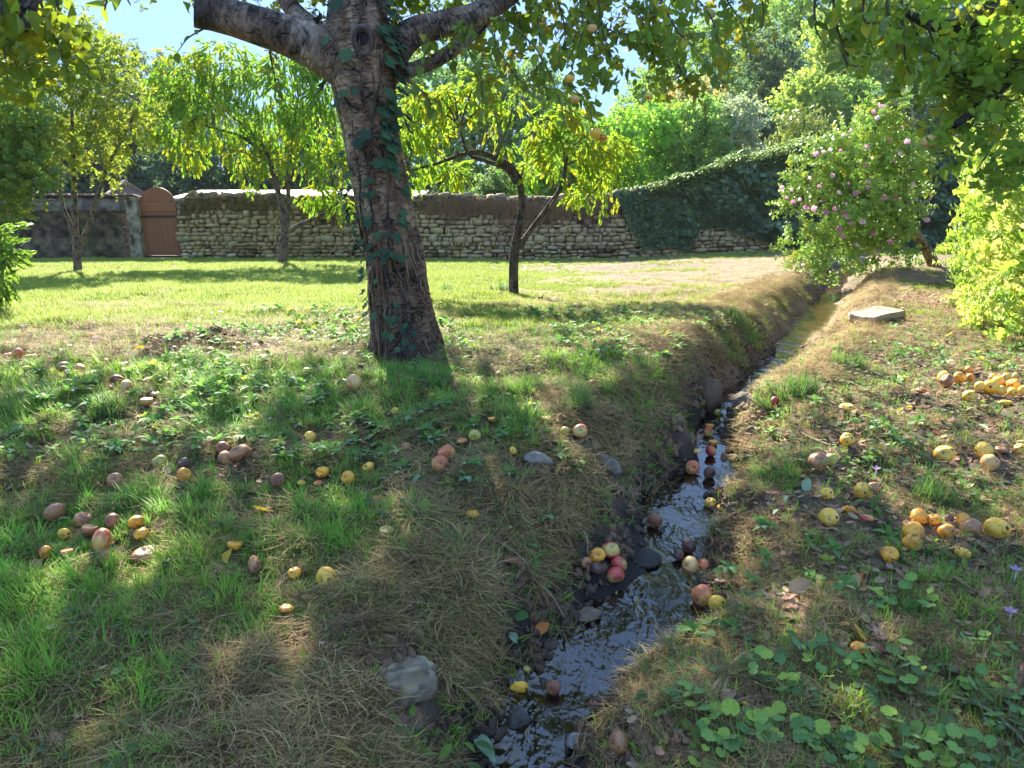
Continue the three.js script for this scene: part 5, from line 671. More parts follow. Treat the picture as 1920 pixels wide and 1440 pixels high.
  [1863, 711, 20, 'gold', 'quince',  'golden apple at the upper left of the big sunlit heap'], [1886, 708, 18, 'yellow', 'quince',  'yellow apple at the back of the big sunlit heap'], [1857, 726, 28, 'yellow', 'quince',  'widest yellow apple at the front left of the big sunlit heap'], [1873, 717, 24, 'yellow', 'quince',  'yellow apple in the middle of the big sunlit heap'], [1900, 722, 24, 'gold', 'quince',  'large golden apple on the right side of the big sunlit heap'], [1917, 733, 18, 'yellow', 'quince',  'yellow apple of the big sunlit heap cut by the right edge'], [1838, 726, 20, 'yellow', 'quince',  'leftmost yellow apple of the big sunlit heap'], [1877, 733, 20, 'yellow', 'quince',  'yellow apple at the very front of the big sunlit heap'], [1905, 706, 14, 'pale', 'quince',  'small pale apple behind the large golden one of the big heap'], [1899, 735, 18, 'yellow', 'quince',  'yellow apple just below the large golden one of the big heap'],
  [1553, 973, 36, 'yellow', 'quince', 'yellow apple with a long dry stalk across it'], [1592, 959, 26, 'gold', 'lumpy', 'brown orange apple behind the one with the dry stalk'], [1625, 968, 26, 'red', 'flat', 'pink red apple with a deep pit'], [1551, 927, 24, 'yellow', 'round', 'yellow apple under the grey green leaf'], [1618, 922, 32, 'yellow', 'quince', 'yellow apple in green weeds, the larger of a pair'], [1637, 916, 22, 'tan', 'quince', 'brown apple in green weeds, the smaller of a pair'],
  [1722, 971, 35, 'gold', 'quince', 'orange yellow apple beside a hollow one at top of the shaded group'], [1751, 977, 25, 'gold', 'hole', 'hollow orange apple with a dark cavity in the shaded group'], [1711, 998, 40, 'gold', 'quince', 'wide orange yellow apple, upper of two stacked in the shaded group'], [1711, 1019, 35, 'gold', 'quince', 'orange yellow apple, lower of two stacked in the shaded group'], [1775, 999, 30, 'gold', 'quince', 'flat lying orange apple in the middle of the shaded group'], [1806, 977, 28, 'gold', 'quince', 'orange apple behind the dusty tan one in the shaded group'], [1820, 991, 38, 'tan', 'quince', 'dusty tan apple in the shaded group'], [1868, 993, 43, 'yellow', 'quince', 'yellow apple with a dark shoulder, rightmost of the shaded group'], [1668, 1043, 32, 'gold', 'quince', 'orange yellow apple lowest of the shaded group, in short weeds'], [1806, 1033, 28, 'yellow', 'flat', 'yellow apple sunk behind clover below the shaded group'], [1780, 974, 18, 'brown', 'round', 'brown apple at the back of the shaded group'], [1612, 1212, 34, 'gold', 'flat', 'orange brown apple slice among the round leaves'],
];
for (const [x, y, s, k, sh, l, o] of FR) fruit(x, y, s, k, sh, l, o);
[[1110, 53, 18, 4.8, 'pale', 'hanging apple against the sky'], [1068, 147, 20, 4.8, 'yellow', 'yellow apple hanging above a paler one'], [1078, 186, 18, 4.8, 'pale', 'pale apple hanging below the yellow one'], [1118, 250, 26, 5.0, 'yellow', 'lowest hanging yellow apple in front of the small peach tree'], [1217, 181, 16, 4.9, 'yellow', 'small apple at the tip of a bare dark twig'], [1331, 27, 22, 5, 'green', 'big pale green apple hanging near the top edge'], [1745, 265, 30, 3.2, 'pale', 'pale apple hanging in front of the hibiscus'], [1680, 86, 12, 3.4, 'black', 'small dried black apple on a hanging twig'], [1130, 258, 18, 5.0, 'gold', 'golden apple touching the lowest hanging one']].forEach(([x, y, s, d, k, l]) => fruit(x, y, s, k, 'round', l, { hang: d, name: 'hanging_apple' }));
// ---------------------------------------------------------------- stones
function boulder(label, name, px, py, w, h, dp, color, s, o = {}) {
  reseed(s); const p = hit(px, py), z = zc(p), k = z / F, g = new THREE.IcosahedronGeometry(1, o.detail ?? 4), P = g.attributes.position, v = V(), c = [], cut = []; for (let i = 0; i < (o.cuts ?? 9); i++) cut.push([dirR(), rr(0.55, 0.85)]);
  for (let i = 0; i < P.count; i++) { v.fromBufferAttribute(P, i).normalize(); let m = 1; for (const [n, q] of cut) { const dd = v.dot(n); if (dd > q) m = Math.min(m, q / dd); } m *= 1 + 0.07 * fbm(v.x * 3 + s, v.y * 3, v.z * 3, 3) + 0.1 * fbm(v.x * 9 + s, v.y * 9, v.z * 9, 4); v.multiplyScalar(m); P.setXYZ(i, v.x, v.y, v.z); const n = fbm(v.x * 3 + s, v.y * 3, v.z * 3, 4), l = sst(0.08, 0.3, fbm(v.x * 2.5, v.y * 2.5 + s, v.z * 2.5, 3)); let q = cmix(color, color.map((x) => x * 0.55), 0.5 + n); if (o.lichen) { q = cmix(q, [0.54, 0.47, 0.29], l * 0.9); q = cmix(q, [0.26, 0.2, 0.05], sst(0.05, 0.3, fbm(v.x * 3 + 5, v.y * 3, v.z * 3 + s, 3)) * sst(-0.1, 0.5, v.y) * 0.9); q = cmix(q, [0.06, 0.05, 0.035], sst(0.1, 0.35, fbm(v.x * 4, v.y * 4 + 8, v.z * 4, 3)) * 0.7); } c.push(...q); }
  g.setAttribute('color', new THREE.Float32BufferAttribute(c, 3)); g.computeVertexNormals(); const b = new B(); b.geo(null, g); const geo = mergeN(b.out()), m = part(name, geo, MAT.stone, scene); m.scale.set(w / 2 * k, h / 2 * k, dp / 2 * k); m.position.copy(p); m.position.y += h / 2 * k * (o.sink ?? 0.3); m.rotation.set(o.rx || 0, o.ry || 0, o.rz || 0);
  tag(m, label, 'stone'); clear.push([p.x, -p.z, w / 2 * k * 0.6]); return m;
}
boulder('large lichen covered stone on the left bank near the front', 'boulder', 755, 1285, 160, 105, 150, [0.36, 0.27, 0.17], 11, { lichen: 1, sink: 0.1, ry: 0.4, detail: 5, cuts: 12 });
boulder('small flat topped block of stone standing in the near mud', 'stone', 972, 1372, 64, 66, 60, [0.14, 0.125, 0.1], 12, { cuts: 14, sink: 0.55 });
boulder('flat grey stone in the hay on the left bank', 'stone', 1008, 868, 62, 40, 50, [0.38, 0.33, 0.26], 13, { sink: 0.25, rz: -0.2 });
boulder('grey stone jutting from the lip of the left bank', 'stone', 1138, 880, 70, 40, 50, [0.27, 0.23, 0.17], 14, { sink: 0.25, rz: -0.4 });
boulder('upright weathered block at the dark bend of the stream', 'stone', 1325, 752, 56, 84, 60, [0.22, 0.15, 0.09], 15, { cuts: 12, sink: 0.3 });
boulder('flat slab at the right side of the stream by the grass tuft', 'stone', 1392, 757, 60, 34, 70, [0.24, 0.2, 0.15], 16, { sink: 0.5 });
boulder('small pale stone lying under the hedge foot', 'stone', 1838, 616, 26, 18, 24, [0.4, 0.38, 0.32], 17);
boulder('brown stone near the hedge, behind the white slab', 'stone', 1755, 535, 26, 14, 22, [0.2, 0.15, 0.11], 18);
boulder('pale pebble in the sparkling water at the front', 'stone', 1080, 1395, 42, 22, 40, [0.42, 0.38, 0.34], 19, { sink: 0.6 });
boulder('flat wet stone in the middle of the water below the red apples', 'stone', 1210, 1052, 60, 22, 70, [0.07, 0.06, 0.05], 20, { sink: 0.5 });
boulder('wet stone breaking the water, with a white tip', 'stone', 1100, 1158, 60, 26, 50, [0.3, 0.22, 0.14], 21, { sink: 0.5 });
[[1545, 506, 34, 'leftmost stone of the stream head under the hibiscus'], [1580, 500, 40, 'middle stone of the stream head under the hibiscus'], [1612, 498, 36, 'rightmost stone of the stream head under the hibiscus'], [1600, 512, 30, 'front stone of the stream head, at the water']].forEach(([x, y, w, l], i) => boulder(l, 'stone', x, y, w, w * 0.6, w * 0.8, [0.26, 0.23, 0.18], 30 + i, { sink: 0.5 }));
{ // pale slab lying in the sun
  const p = hit(1643, 598), k = zc(p) / F, g = new THREE.BoxGeometry(82 * k, 17 * k, 0.3, 14, 3, 10), P = g.attributes.position; for (let i = 0; i < P.count; i++) { const x = P.getX(i), y = P.getY(i), z = P.getZ(i); P.setXYZ(i, x * (1 + 0.04 * noise(z * 8, 1)) + 0.012 * noise(x * 9, y * 9, z * 9), y + 0.012 * noise(x * 7, z * 7, 3) * (y > 0 ? 1 : 0.4), z * (1 + 0.1 * noise(x * 5, 4)) + 0.012 * noise(y * 9, x * 9, 2)); } g.computeVertexNormals(); const b = new B(); b.geo(null, g, [0.46, 0.37, 0.28]); const m = part('stone_slab', mergeN(b.out()), MAT.stone, scene); m.position.copy(p); m.position.y += 0.025; m.rotation.set(0.05, 0.42, 0.1); tag(m, 'pale rectangular slab lying in the sun right of the stream', 'slab'); clear.push([p.x, -p.z, 0.22]);
}
// ---------------------------------------------------------------- fallen leaves, sticks
const leafG = [1, 2, 3].map((s) => { reseed(500 + s); const b = new B(); leaf(b, 1, [0.55, 0.7, 0.45][s - 1], { segs: 6, curl: [0.35, -0.3, 0.6][s - 1], fold: [0.5, 0.25, 0.7][s - 1] }); const P = b.p; for (let k = 0; k < P.length; k += 3) P[k + 1] += 0.05 * noise(P[k] * 5, P[k + 2] * 5, s); return b.out(true); });
const LM = {}; for (const [k, c, t] of [['tan', [0.34, 0.22, 0.11], 0.15], ['yellow', [0.62, 0.44, 0.025], 0.4], ['brown', [0.2, 0.085, 0.04], 0.1], ['orange', [0.5, 0.17, 0.035], 0.25], ['pale', [0.46, 0.36, 0.17], 0.3], ['green', [0.1, 0.2, 0.05], 0.3], ['grey', [0.24, 0.34, 0.19], 0.2], ['lime', [0.36, 0.42, 0.03], 0.5]]) { LM[k] = MAT.leaf.clone(); LM[k].color.setRGB(...c); LM[k].transmission = t; LM[k].vertexColors = true; }
reseed(520);
[[437, 1045, 44, 'yellow', 'yellow leaf eaten into holes, below the orange apple piece'], [513, 972, 42, 'yellow', 'yellow and green leaf standing in the grass'], [272, 661, 26, 'yellow', 'big bright yellow leaf in the sun left of the earth mound'], [847, 813, 26, 'yellow', 'yellow curled leaf on the sunlit tussock'], [577, 627, 18, 'yellow', 'yellow leaf on the grass left of the trunk'], [142, 1365, 44, 'pale', 'pale yellow willow like leaf standing near the front left'], [540, 1218, 46, 'brown', 'round brown leaf behind the bright green shoots'], [508, 1345, 40, 'brown', 'red brown curled leaf in the hay at the front'], [300, 1033, 26, 'pale', 'dry pale curled leaf beside the squashed apple'], [945, 1065, 36, 'brown', 'brown leaf caught in the hanging dry grass'], [1003, 1197, 30, 'orange', 'orange and yellow rotten leaf at the mud edge'], [1612, 1085, 28, 'orange', 'orange curled leaf beside a folded pale one'], [1600, 1092, 36, 'pale', 'folded pale leaf among clover below the shaded apples'], [1478, 1122, 42, 'tan', 'crumpled dry tan leaf on the hay right of the stream'], [1710, 770, 18, 'yellow', 'upright yellow leaf in the sunlit litter'], [1745, 818, 16, 'orange', 'orange leaf above the wormhole apple'], [1680, 775, 12, 'lime', 'lime leaf next to the small orange fruit scrap'], [1862, 744, 16, 'orange', 'red orange leaf at the foot of the big sunlit heap'], [1830, 808, 26, 'grey', 'grey green oval leaf lying in sun and shade'], [955, 1425, 44, 'pale', 'curled yellowish leaf at the front beside sparkling water'], [893, 1402, 60, 'grey', 'long pale green leaf upside down at the front bank'], [1400, 1340, 44, 'yellow', 'yellow leaf bent among the round leaves at the front'], [1620, 1215, 40, 'yellow', 'yellow brown leaf lying on round leaves'], [1410, 1243, 20, 'orange', 'small orange leaf on the sunlit moss'], [960, 1200, 30, 'grey', 'grey green leaf at the left mud edge'], [770, 1160, 26, 'grey', 'small round green grey leaf in the hay'], [1480, 940, 28, 'grey', 'grey green leaf beside the yellow apple in the weeds'], [1460, 965, 22, 'grey', 'small oval grey leaf in the right grass'], [1505, 930, 30, 'grey', 'grey green leaf lying above the small oval one'], [795, 905, 34, 'grey', 'white backed leaf piece on the hay'], [92, 845, 34, 'brown', 'brown leaf heap in the shade at the left'], [465, 975, 26, 'brown', 'dark brown leaf left of the yellow and green one'], [655, 1240, 34, 'brown', 'reddish dry leaf beside the lichen stone'], [1000, 1332, 36, 'green', 'dark green leaf leaning on the block in the mud'], [965, 1165, 34, 'green', 'green oval leaf on the mud bank'], [1128, 758, 12, 'yellow', 'tiny yellow leaf on the far left bank'], [1285, 775, 14, 'lime', 'lime yellow leaf at the stream bend'], [1318, 798, 14, 'lime', 'yellow green leaf floating at the stream bend'], [1590, 620, 12, 'lime', 'lime leaf near the pale slab'], [1785, 632, 18, 'lime', 'bright lime leaf near the hedge foot']].forEach(([x, y, s, k, l], i) => {
  const p = hit(x, y), w = s * zc(p) / F, m = part('fallen_leaf', leafG[i % 3], LM[k], scene); m.scale.setScalar(w); m.position.copy(p); m.position.y += 0.015 + w * 0.2; m.quaternion.copy(E(rr(0.1, 0.9), rr(-3, 3), rr(-0.2, 0.5))); tag(m, l, 'leaf'); clear.push([p.x, -p.z, w * 0.4]);
});
[[[[1315, 1345], [1345, 1300], [1390, 1250], [1420, 1225], [1445, 1180]], 0.006, 'bent pale dry stalk on the right bank at the front'], [[[1760, 1310], [1830, 1345], [1890, 1390], [1930, 1420]], 0.006, 'long tan stalk slanting at the front right corner'], [[[545, 1350], [585, 1395], [640, 1440]], 0.007, 'pale forked twig in the hay at the front'], [[[860, 990], [960, 1050], [1030, 1130], [1060, 1170]], 0.003, 'thin dry stem arching over the left bank'], [[[1060, 1015], [1080, 1008], [1098, 1020], [1102, 1050]], 0.003, 'thin curled root hanging above the stream heap'], [[[1490, 805], [1510, 830], [1555, 850]], 0.005, 'broken pale stalk in the litter right of the stream'], [[[520, 1105], [545, 1090], [575, 1078]], 0.004, 'thin grey twig by the largest yellow apple'], [[[1895, 1350], [1905, 1310], [1915, 1270]], 0.012, 'reddish broken stick standing at the right edge'], [[[1680, 800], [1760, 812], [1880, 815]], 0.003, 'long green stem lying across the sunlit litter']].forEach(([P, r, l]) => { const b = new B(), pts = P.map(([x, y], i) => { const p = hit(x, y); p.y += 0.02 + 0.03 * Math.sin(i); return p; }), o = pts[0].clone(); tube(b, pts.map((p) => p.sub(o)), [r, r * 0.6], 6, { steps: 14, bump: rough(30, 0.1), color: l.startsWith('reddish') ? [0.25, 0.1, 0.06] : l.includes('green') ? [0.2, 0.25, 0.06] : [0.4, 0.32, 0.19] }); const m = part('dry_stalk', b.out(true), MAT.twig, scene); m.position.copy(o); tag(m, l, 'stalk'); });
// ---------------------------------------------------------------- weeds with leaves one can tell apart
const heart = (() => { const b = new B(), pts = []; for (let k = 0; k < 14; k++) { const a = k / 14 * Math.PI * 2, r = 0.5 * (1 - 0.45 * Math.exp(-(((Math.PI - a) / 0.35) ** 2))) * (1 + 0.1 * Math.cos(a)); pts.push([0.5 + Math.cos(a) * r - 0.02, Math.sin(a) * r * 1.02]); } fan(b, pts, 0.35, 0.35, [1, 1, 1]); return b.out(true); })();
const violM = [[0.17, 0.32, 0.06], [0.25, 0.4, 0.07], [0.13, 0.25, 0.06], [0.34, 0.48, 0.06]].map((c) => { const m = MAT.leaf.clone(); m.color.setRGB(...c); m.transmission = 0.35; m.clearcoat = 0.4; return m; });
const stalkM = new THREE.MeshStandardMaterial({ color: new THREE.Color().setRGB(0.16, 0.2, 0.06), roughness: 0.9 });
const flatLeaf = (() => { const b = new B(); leaf(b, 1, 0.42, { segs: 6, curl: 0.35, fold: 0.25, shape: 0.5 }); return b.out(true); })(), weedM = [[0.1, 0.2, 0.04], [0.14, 0.27, 0.04], [0.2, 0.34, 0.04]].map((c) => { const m = MAT.leaf.clone(); m.color.setRGB(...c); return m; });
function weed(name, label, px, py, spread, n, size, geo, ms, { up = 0.06, tilt = 0.3, group } = {}) {
  const p = hit(px, py), k = zc(p) / F, t = thing(name, label, 'weed', p, group), R = spread * k / 2, Ls = size * k, sb = new B();
  for (let i = 0; i < n; i++) { const a = i * 2.4 + gauss() * 0.4, r = R * Math.sqrt((i + 0.5) / n), e = V(Math.cos(a) * r, 0, Math.sin(a) * r); e.y = H(p.x + e.x, -(p.z + e.z)) - p.y + rr(0.35, 1) * up; const c = e.clone().multiplyScalar(0.45); c.y = Math.max(e.y * 0.6, H(p.x + c.x, -(p.z + c.z)) - p.y + 0.01); tube(sb, [V(0, -0.01, 0), c, e], [0.0022, 0.0014], 4, { steps: 5, color: [1, 1, 1], cap: false }); const m = part('leaf', geo, ms[Math.floor(rnd() * ms.length)], t); m.position.copy(e); m.quaternion.copy(E(0, -a + gauss() * 0.5, rr(-0.5, 0.6) * tilt * 2, 'YZX').multiply(E(gauss() * tilt, 0, 0))); m.scale.setScalar(Ls * rr(0.45, 1.0)); }
  part('stem', sb.out(true), stalkM, t); return t;
}
reseed(540);
[[1370, 1395, 110, 16, 44, 'round leaved violet clump below the yellow bent leaf at the front'], [1470, 1405, 100, 15, 46, 'biggest bright violet clump at the front edge of the right bank'], [1560, 1425, 90, 12, 44, 'violet clump at the front edge beside bare moss'], [1270, 1345, 60, 8, 34, 'violet plant at the front right edge of the stream bank'], [1440, 1290, 80, 10, 36, 'violet plant in the middle of the sunlit moss patch'], [1545, 1270, 90, 12, 42, 'violet clump just below the orange apple slice'], [1660, 1280, 100, 12, 42, 'violet clump in half shade right of the orange apple slice'], [1700, 1430, 100, 12, 48, 'pale violet clump touching the bottom edge'], [1850, 1330, 90, 12, 40, 'violet clump beside the reddish broken stick'], [1900, 1390, 80, 12, 42, 'violet clump in the lower right corner'], [1620, 1140, 80, 10, 32, 'violet plant with pale leaves right of the crumpled leaf'], [1700, 1150, 70, 9, 32, 'violet plant in the small sun patch'], [1850, 1230, 80, 9, 30, 'dark violet plant in the shade at the right edge'], [1330, 1430, 60, 8, 40, 'violet plant at the bottom edge near shrivelled apple'], [1800, 1440, 80, 9, 42, 'violet plant at the bottom edge under the tan stalk']].forEach(([x, y, s, n, z, l]) => weed('violet_plant', l, x, y, s, Math.round(n * 1.7), z * 0.78, heart, violM, { up: 0.08, tilt: 0.6 }));
[[130, 890, 120, 18, 30, 'leafy green weed at the left edge above the apple cluster'], [190, 870, 90, 14, 30, 'leafy weed shading the olive brown apple'], [30, 870, 70, 10, 30, 'leafy weed cut by the left edge'], [780, 1415, 80, 8, 46, 'broad leaved weed at the front left of the mud'], [860, 1425, 70, 7, 52, 'broad leaved weed touching the bottom edge at the mud'], [810, 655, 50, 10, 20, 'broad leaved weed at the right foot of the trunk'], [850, 635, 46, 9, 18, 'weed in half sun right of the trunk foot'], [610, 745, 70, 10, 20, 'small green weed in the shaded grass left of the big pale apple'], [1080, 890, 24, 5, 24, 'bright green toothed weed on the lip of the left bank'], [1500, 870, 60, 10, 22, 'weed beside the dull olive tan apple'], [1590, 880, 60, 10, 22, 'weed in front of the brownish yellow apple'], [1700, 850, 40, 5, 34, 'tall weed with one dark upright leaf left of the wormhole apple'], [1640, 960, 60, 9, 24, 'weed around the pink red pitted apple'], [1690, 1060, 100, 16, 22, 'low weed patch in front of the shaded group'], [1790, 1060, 110, 18, 22, 'low dark weed patch right of the shaded group'], [1880, 1050, 80, 12, 22, 'dark weed patch at the right edge in shade'], [1530, 890, 50, 8, 24, 'weed with grey leaves in deep shade'], [1725, 745, 36, 6, 16, 'small sunny weed below the half apple'], [1850, 770, 40, 7, 18, 'sunny weed below the big sunlit heap'], [1370, 1165, 30, 5, 24, 'green weed at the bank below the round yellow apple'], [690, 1440, 40, 5, 26, 'weed at the bottom edge beside the hay']].forEach(([x, y, s, n, z, l]) => weed('broad_leaf_weed', l, x, y, s, n, z, flatLeaf, weedM, { up: 0.11, tilt: 0.5 }));
{ // bright shoots and a pale crocus or two
  for (const [x, y, l] of [[545, 1290, 'bright green upright shoots in front of the round brown leaf']]) { const p = hit(x, y), k = zc(p) / F, t = thing('green_shoot', l, 'shoot', p); for (const [dx, hh] of [[-22, 70], [-8, 50], [4, 85], [34, 80], [44, 60]]) { const m = part('leaf', flatLeaf, weedM[2], t); m.position.set(dx * k, 0, rr(-0.02, 0.02)); m.scale.set(hh * k, hh * k, hh * k * 0.45); m.quaternion.copy(E(0, rnd() * 6, 1.3 + gauss() * 0.15, 'YZX')); } }
  const pet = MAT.petal.clone(); pet.color.setRGB(0.5, 0.36, 0.54); [[1838, 868, 'violet autumn crocus beside the pale tan apple'], [1640, 900, 'violet autumn crocus behind the weed pair'], [1900, 1095, 'violet autumn crocus in the shade at the right edge'], [1890, 1175, 'faded violet crocus below the other at the right edge'], [45, 625, 'pale pink crocus in the sunny lawn at the far left'], [182, 648, 'pink crocus in the sunny lawn left of the yellow leaf']].forEach(([x, y, l]) => { const p = hit(x, y), t = thing('crocus', l, 'flower', p); for (let i = 0; i < 6; i++) { const m = part('petal', flatLeaf, pet, t); m.scale.set(0.034, 0.034, 0.034); m.position.set(0, 0.05, 0); m.quaternion.copy(E(0, i * 1.047, 1.0, 'YZX')); } const b = new B(); tube(b, [V(0, 0, 0), V(0.004, 0.055, 0)], [0.003, 0.003], 5, { steps: 2, color: [0.7, 0.65, 0.6] }); part('stem', b.out(true), MAT.twig, t); });
}
// ---------------------------------------------------------------- grass, hay, litter
function tuftGeo(s, { n = 11, len = 0.12, wid = 0.004, lean = 0.6, spread = 0.03, bend = 0.8, segs = 3, lie = 0 }) {
  reseed(s); const b = new B();
  for (let k = 0; k < n; k++) {
    const a = rr(0, 6.28), L = len * rr(0.5, 1.1), w = wid * rr(0.7, 1.3), le = lie ? rr(1.2, 1.5) : lean * rr(0.1, 1), be = bend * rr(0.3, 1.3), dir = V(Math.cos(a), 0, Math.sin(a)), sd = V(-dir.z, 0, dir.x), p = V(gauss() * spread, lie ? rr(0.0, 0.03) : -0.005, gauss() * spread), c = jit([1, 1, 1], 0.2), o = b.p.length / 3; let th = le;
    const tw = gauss() * 0.5;
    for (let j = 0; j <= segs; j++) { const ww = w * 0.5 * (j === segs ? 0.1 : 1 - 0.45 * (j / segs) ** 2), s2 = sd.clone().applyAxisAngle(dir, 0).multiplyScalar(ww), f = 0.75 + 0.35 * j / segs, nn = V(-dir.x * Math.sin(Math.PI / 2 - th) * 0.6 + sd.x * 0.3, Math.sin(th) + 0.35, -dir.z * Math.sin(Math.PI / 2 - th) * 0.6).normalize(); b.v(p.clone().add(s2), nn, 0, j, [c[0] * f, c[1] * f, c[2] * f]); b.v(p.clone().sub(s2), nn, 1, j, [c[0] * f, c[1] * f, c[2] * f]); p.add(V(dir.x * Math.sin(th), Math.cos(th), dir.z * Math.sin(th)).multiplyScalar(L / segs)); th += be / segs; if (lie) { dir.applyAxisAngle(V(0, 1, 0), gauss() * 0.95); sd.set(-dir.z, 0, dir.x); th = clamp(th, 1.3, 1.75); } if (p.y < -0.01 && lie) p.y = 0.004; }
    for (let j = 0; j < segs; j++) { // wind each piece to agree with its normals
      const q = o + j * 2, g = (k) => V(b.p[k * 3], b.p[k * 3 + 1], b.p[k * 3 + 2]), gn = g(q + 1).sub(g(q)).cross(g(q + 2).sub(g(q))), nv = V(b.n[q * 3], b.n[q * 3 + 1], b.n[q * 3 + 2]);
      if (gn.dot(nv) >= 0) b.i.push(q, q + 1, q + 2, q + 1, q + 3, q + 2); else b.i.push(q, q + 2, q + 1, q + 1, q + 2, q + 3);
    }
  }
  return b.out();
}
const G = { fine: [tuftGeo(1, { n: 13, len: 0.11, wid: 0.0045 }), tuftGeo(2, { n: 12, len: 0.15, wid: 0.0055, lean: 0.8, bend: 1.2 })], tall: [tuftGeo(3, { n: 12, len: 0.2, wid: 0.0065, lean: 0.5, bend: 0.9, segs: 4 })], hay: [tuftGeo(4, { n: 16, len: 0.14, wid: 0.0019, lie: 1, spread: 0.06, bend: 0.3, segs: 4 }), tuftGeo(5, { n: 16, len: 0.1, wid: 0.0018, lie: 1, spread: 0.06, bend: 0.5, segs: 4 })], sparse: [tuftGeo(8, { n: 4, len: 0.13, wid: 0.0045, lean: 0.9, bend: 1.1, spread: 0.05 })], stub: [tuftGeo(6, { n: 9, len: 0.06, wid: 0.003, lean: 0.7, bend: 0.3, segs: 2 })], lawn: [tuftGeo(7, { n: 26, len: 0.085, wid: 0.006, lean: 0.8, spread: 0.09, bend: 0.7, segs: 2 })] };
const gI = {}; for (const k of ['grass_fine', 'grass_wide', 'tall', 'hay_long', 'hay_short', 'stubble', 'lawn', 'drylawn', 'sparse']) gI[k] = new Inst();
const near = new Map(); for (const c of clear) { const k = Math.floor(c[0] * 2) + ',' + Math.floor(c[1] * 2); for (let i = -1; i <= 1; i++) for (let j = -1; j <= 1; j++) { const q = (Math.floor(c[0] * 2) + i) + ',' + (Math.floor(c[1] * 2) + j); (near.get(q) || near.set(q, []).get(q)).push(c); } }
function room(x, d) { let h = 1; for (const [cx, cd, r] of near.get(Math.floor(x * 2) + ',' + Math.floor(d * 2)) || []) { const dx = Math.abs(x - cx), dz = cd - d; const q = Math.hypot(dx, dz); if (q < r * 1.1) return 0; if (q < r + 0.07) h = Math.min(h, 0.6); if (dz > 0 && dz < r + 0.14 && dx < r * 1.1) h = Math.min(h, 0.45); } return h; }
const normalTilt = (x, d) => { const e = 0.06; return toY(V(-(H(x + e, d) - H(x - e, d)) / (2 * e), 1, (H(x, d + e) - H(x, d - e)) / (2 * e)).lerp(V(0, 1, 0), 0.4).normalize(), 0); };
const gcol = (x, d, sunny) => { const n = noise(x * 2.3, d * 2.3, 31), m = noise(x * 7, d * 7, 33); return jit(cmix([0.15, 0.38, 0.03], [0.32, 0.5, 0.045], clamp(0.45 + 0.5 * n + 0.25 * m)), 0.16); };
const scol = () => jit(rnd() < 0.4 ? [0.37, 0.245, 0.095] : rnd() < 0.45 ? [0.13, 0.075, 0.033] : rnd() < 0.5 ? [0.24, 0.215, 0.06] : [0.54, 0.385, 0.16], 0.18);
reseed(600);
// foreground and middle
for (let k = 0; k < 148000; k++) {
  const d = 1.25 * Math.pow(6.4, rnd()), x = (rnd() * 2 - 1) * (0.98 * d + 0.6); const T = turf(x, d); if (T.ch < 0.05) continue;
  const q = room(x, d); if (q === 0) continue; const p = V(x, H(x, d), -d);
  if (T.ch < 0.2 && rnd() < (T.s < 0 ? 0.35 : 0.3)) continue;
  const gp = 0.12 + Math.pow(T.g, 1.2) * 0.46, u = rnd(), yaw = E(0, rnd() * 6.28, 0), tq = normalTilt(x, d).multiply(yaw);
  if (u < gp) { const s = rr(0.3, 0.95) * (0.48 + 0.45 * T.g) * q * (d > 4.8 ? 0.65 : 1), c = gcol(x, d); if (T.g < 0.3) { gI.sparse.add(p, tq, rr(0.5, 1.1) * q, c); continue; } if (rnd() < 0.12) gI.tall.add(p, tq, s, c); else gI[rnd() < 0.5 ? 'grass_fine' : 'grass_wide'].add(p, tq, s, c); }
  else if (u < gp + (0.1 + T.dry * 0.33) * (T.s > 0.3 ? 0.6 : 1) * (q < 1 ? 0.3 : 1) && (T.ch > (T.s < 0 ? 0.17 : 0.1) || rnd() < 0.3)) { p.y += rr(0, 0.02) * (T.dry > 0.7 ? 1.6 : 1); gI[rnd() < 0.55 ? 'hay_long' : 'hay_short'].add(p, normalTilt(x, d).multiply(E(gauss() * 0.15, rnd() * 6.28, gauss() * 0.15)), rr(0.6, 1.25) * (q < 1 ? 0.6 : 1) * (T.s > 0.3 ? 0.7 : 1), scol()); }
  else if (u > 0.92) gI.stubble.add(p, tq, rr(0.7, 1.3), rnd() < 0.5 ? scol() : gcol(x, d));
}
// hay that hangs over the lip of the left bank
for (let k = 0; k < 1500; k++) { const d = rr(1.7, 6), s = stream(d), x = s.x - (s.w + rr(0.2, 0.5)); if (room(x, d) < 1) continue; const p = V(x, H(x, d) + rr(0, 0.04), -d); gI[rnd() < 0.6 ? 'hay_long' : 'hay_short'].add(p, normalTilt(x, d).multiply(E(gauss() * 0.5, rnd() * 6.28, gauss() * 0.5)), rr(0.6, 1.3), scol()); }
for (let k = 0; k < 5200; k++) { const d = rr(5, 12), s = stream(d), l = rnd() < 0.65, x = l ? s.x - (s.w + rr(0.24, 0.9)) : s.x + s.w + rr(0.22, 0.8), p = V(x, H(x, d) + rr(0, 0.03), -d); gI[rnd() < 0.6 ? 'hay_long' : 'hay_short'].add(p, normalTilt(x, d).multiply(E(gauss() * 0.5, rnd() * 6.28, gauss() * 0.5)), rr(0.6, 1.1), scol().map((c) => c * 1.1)); }
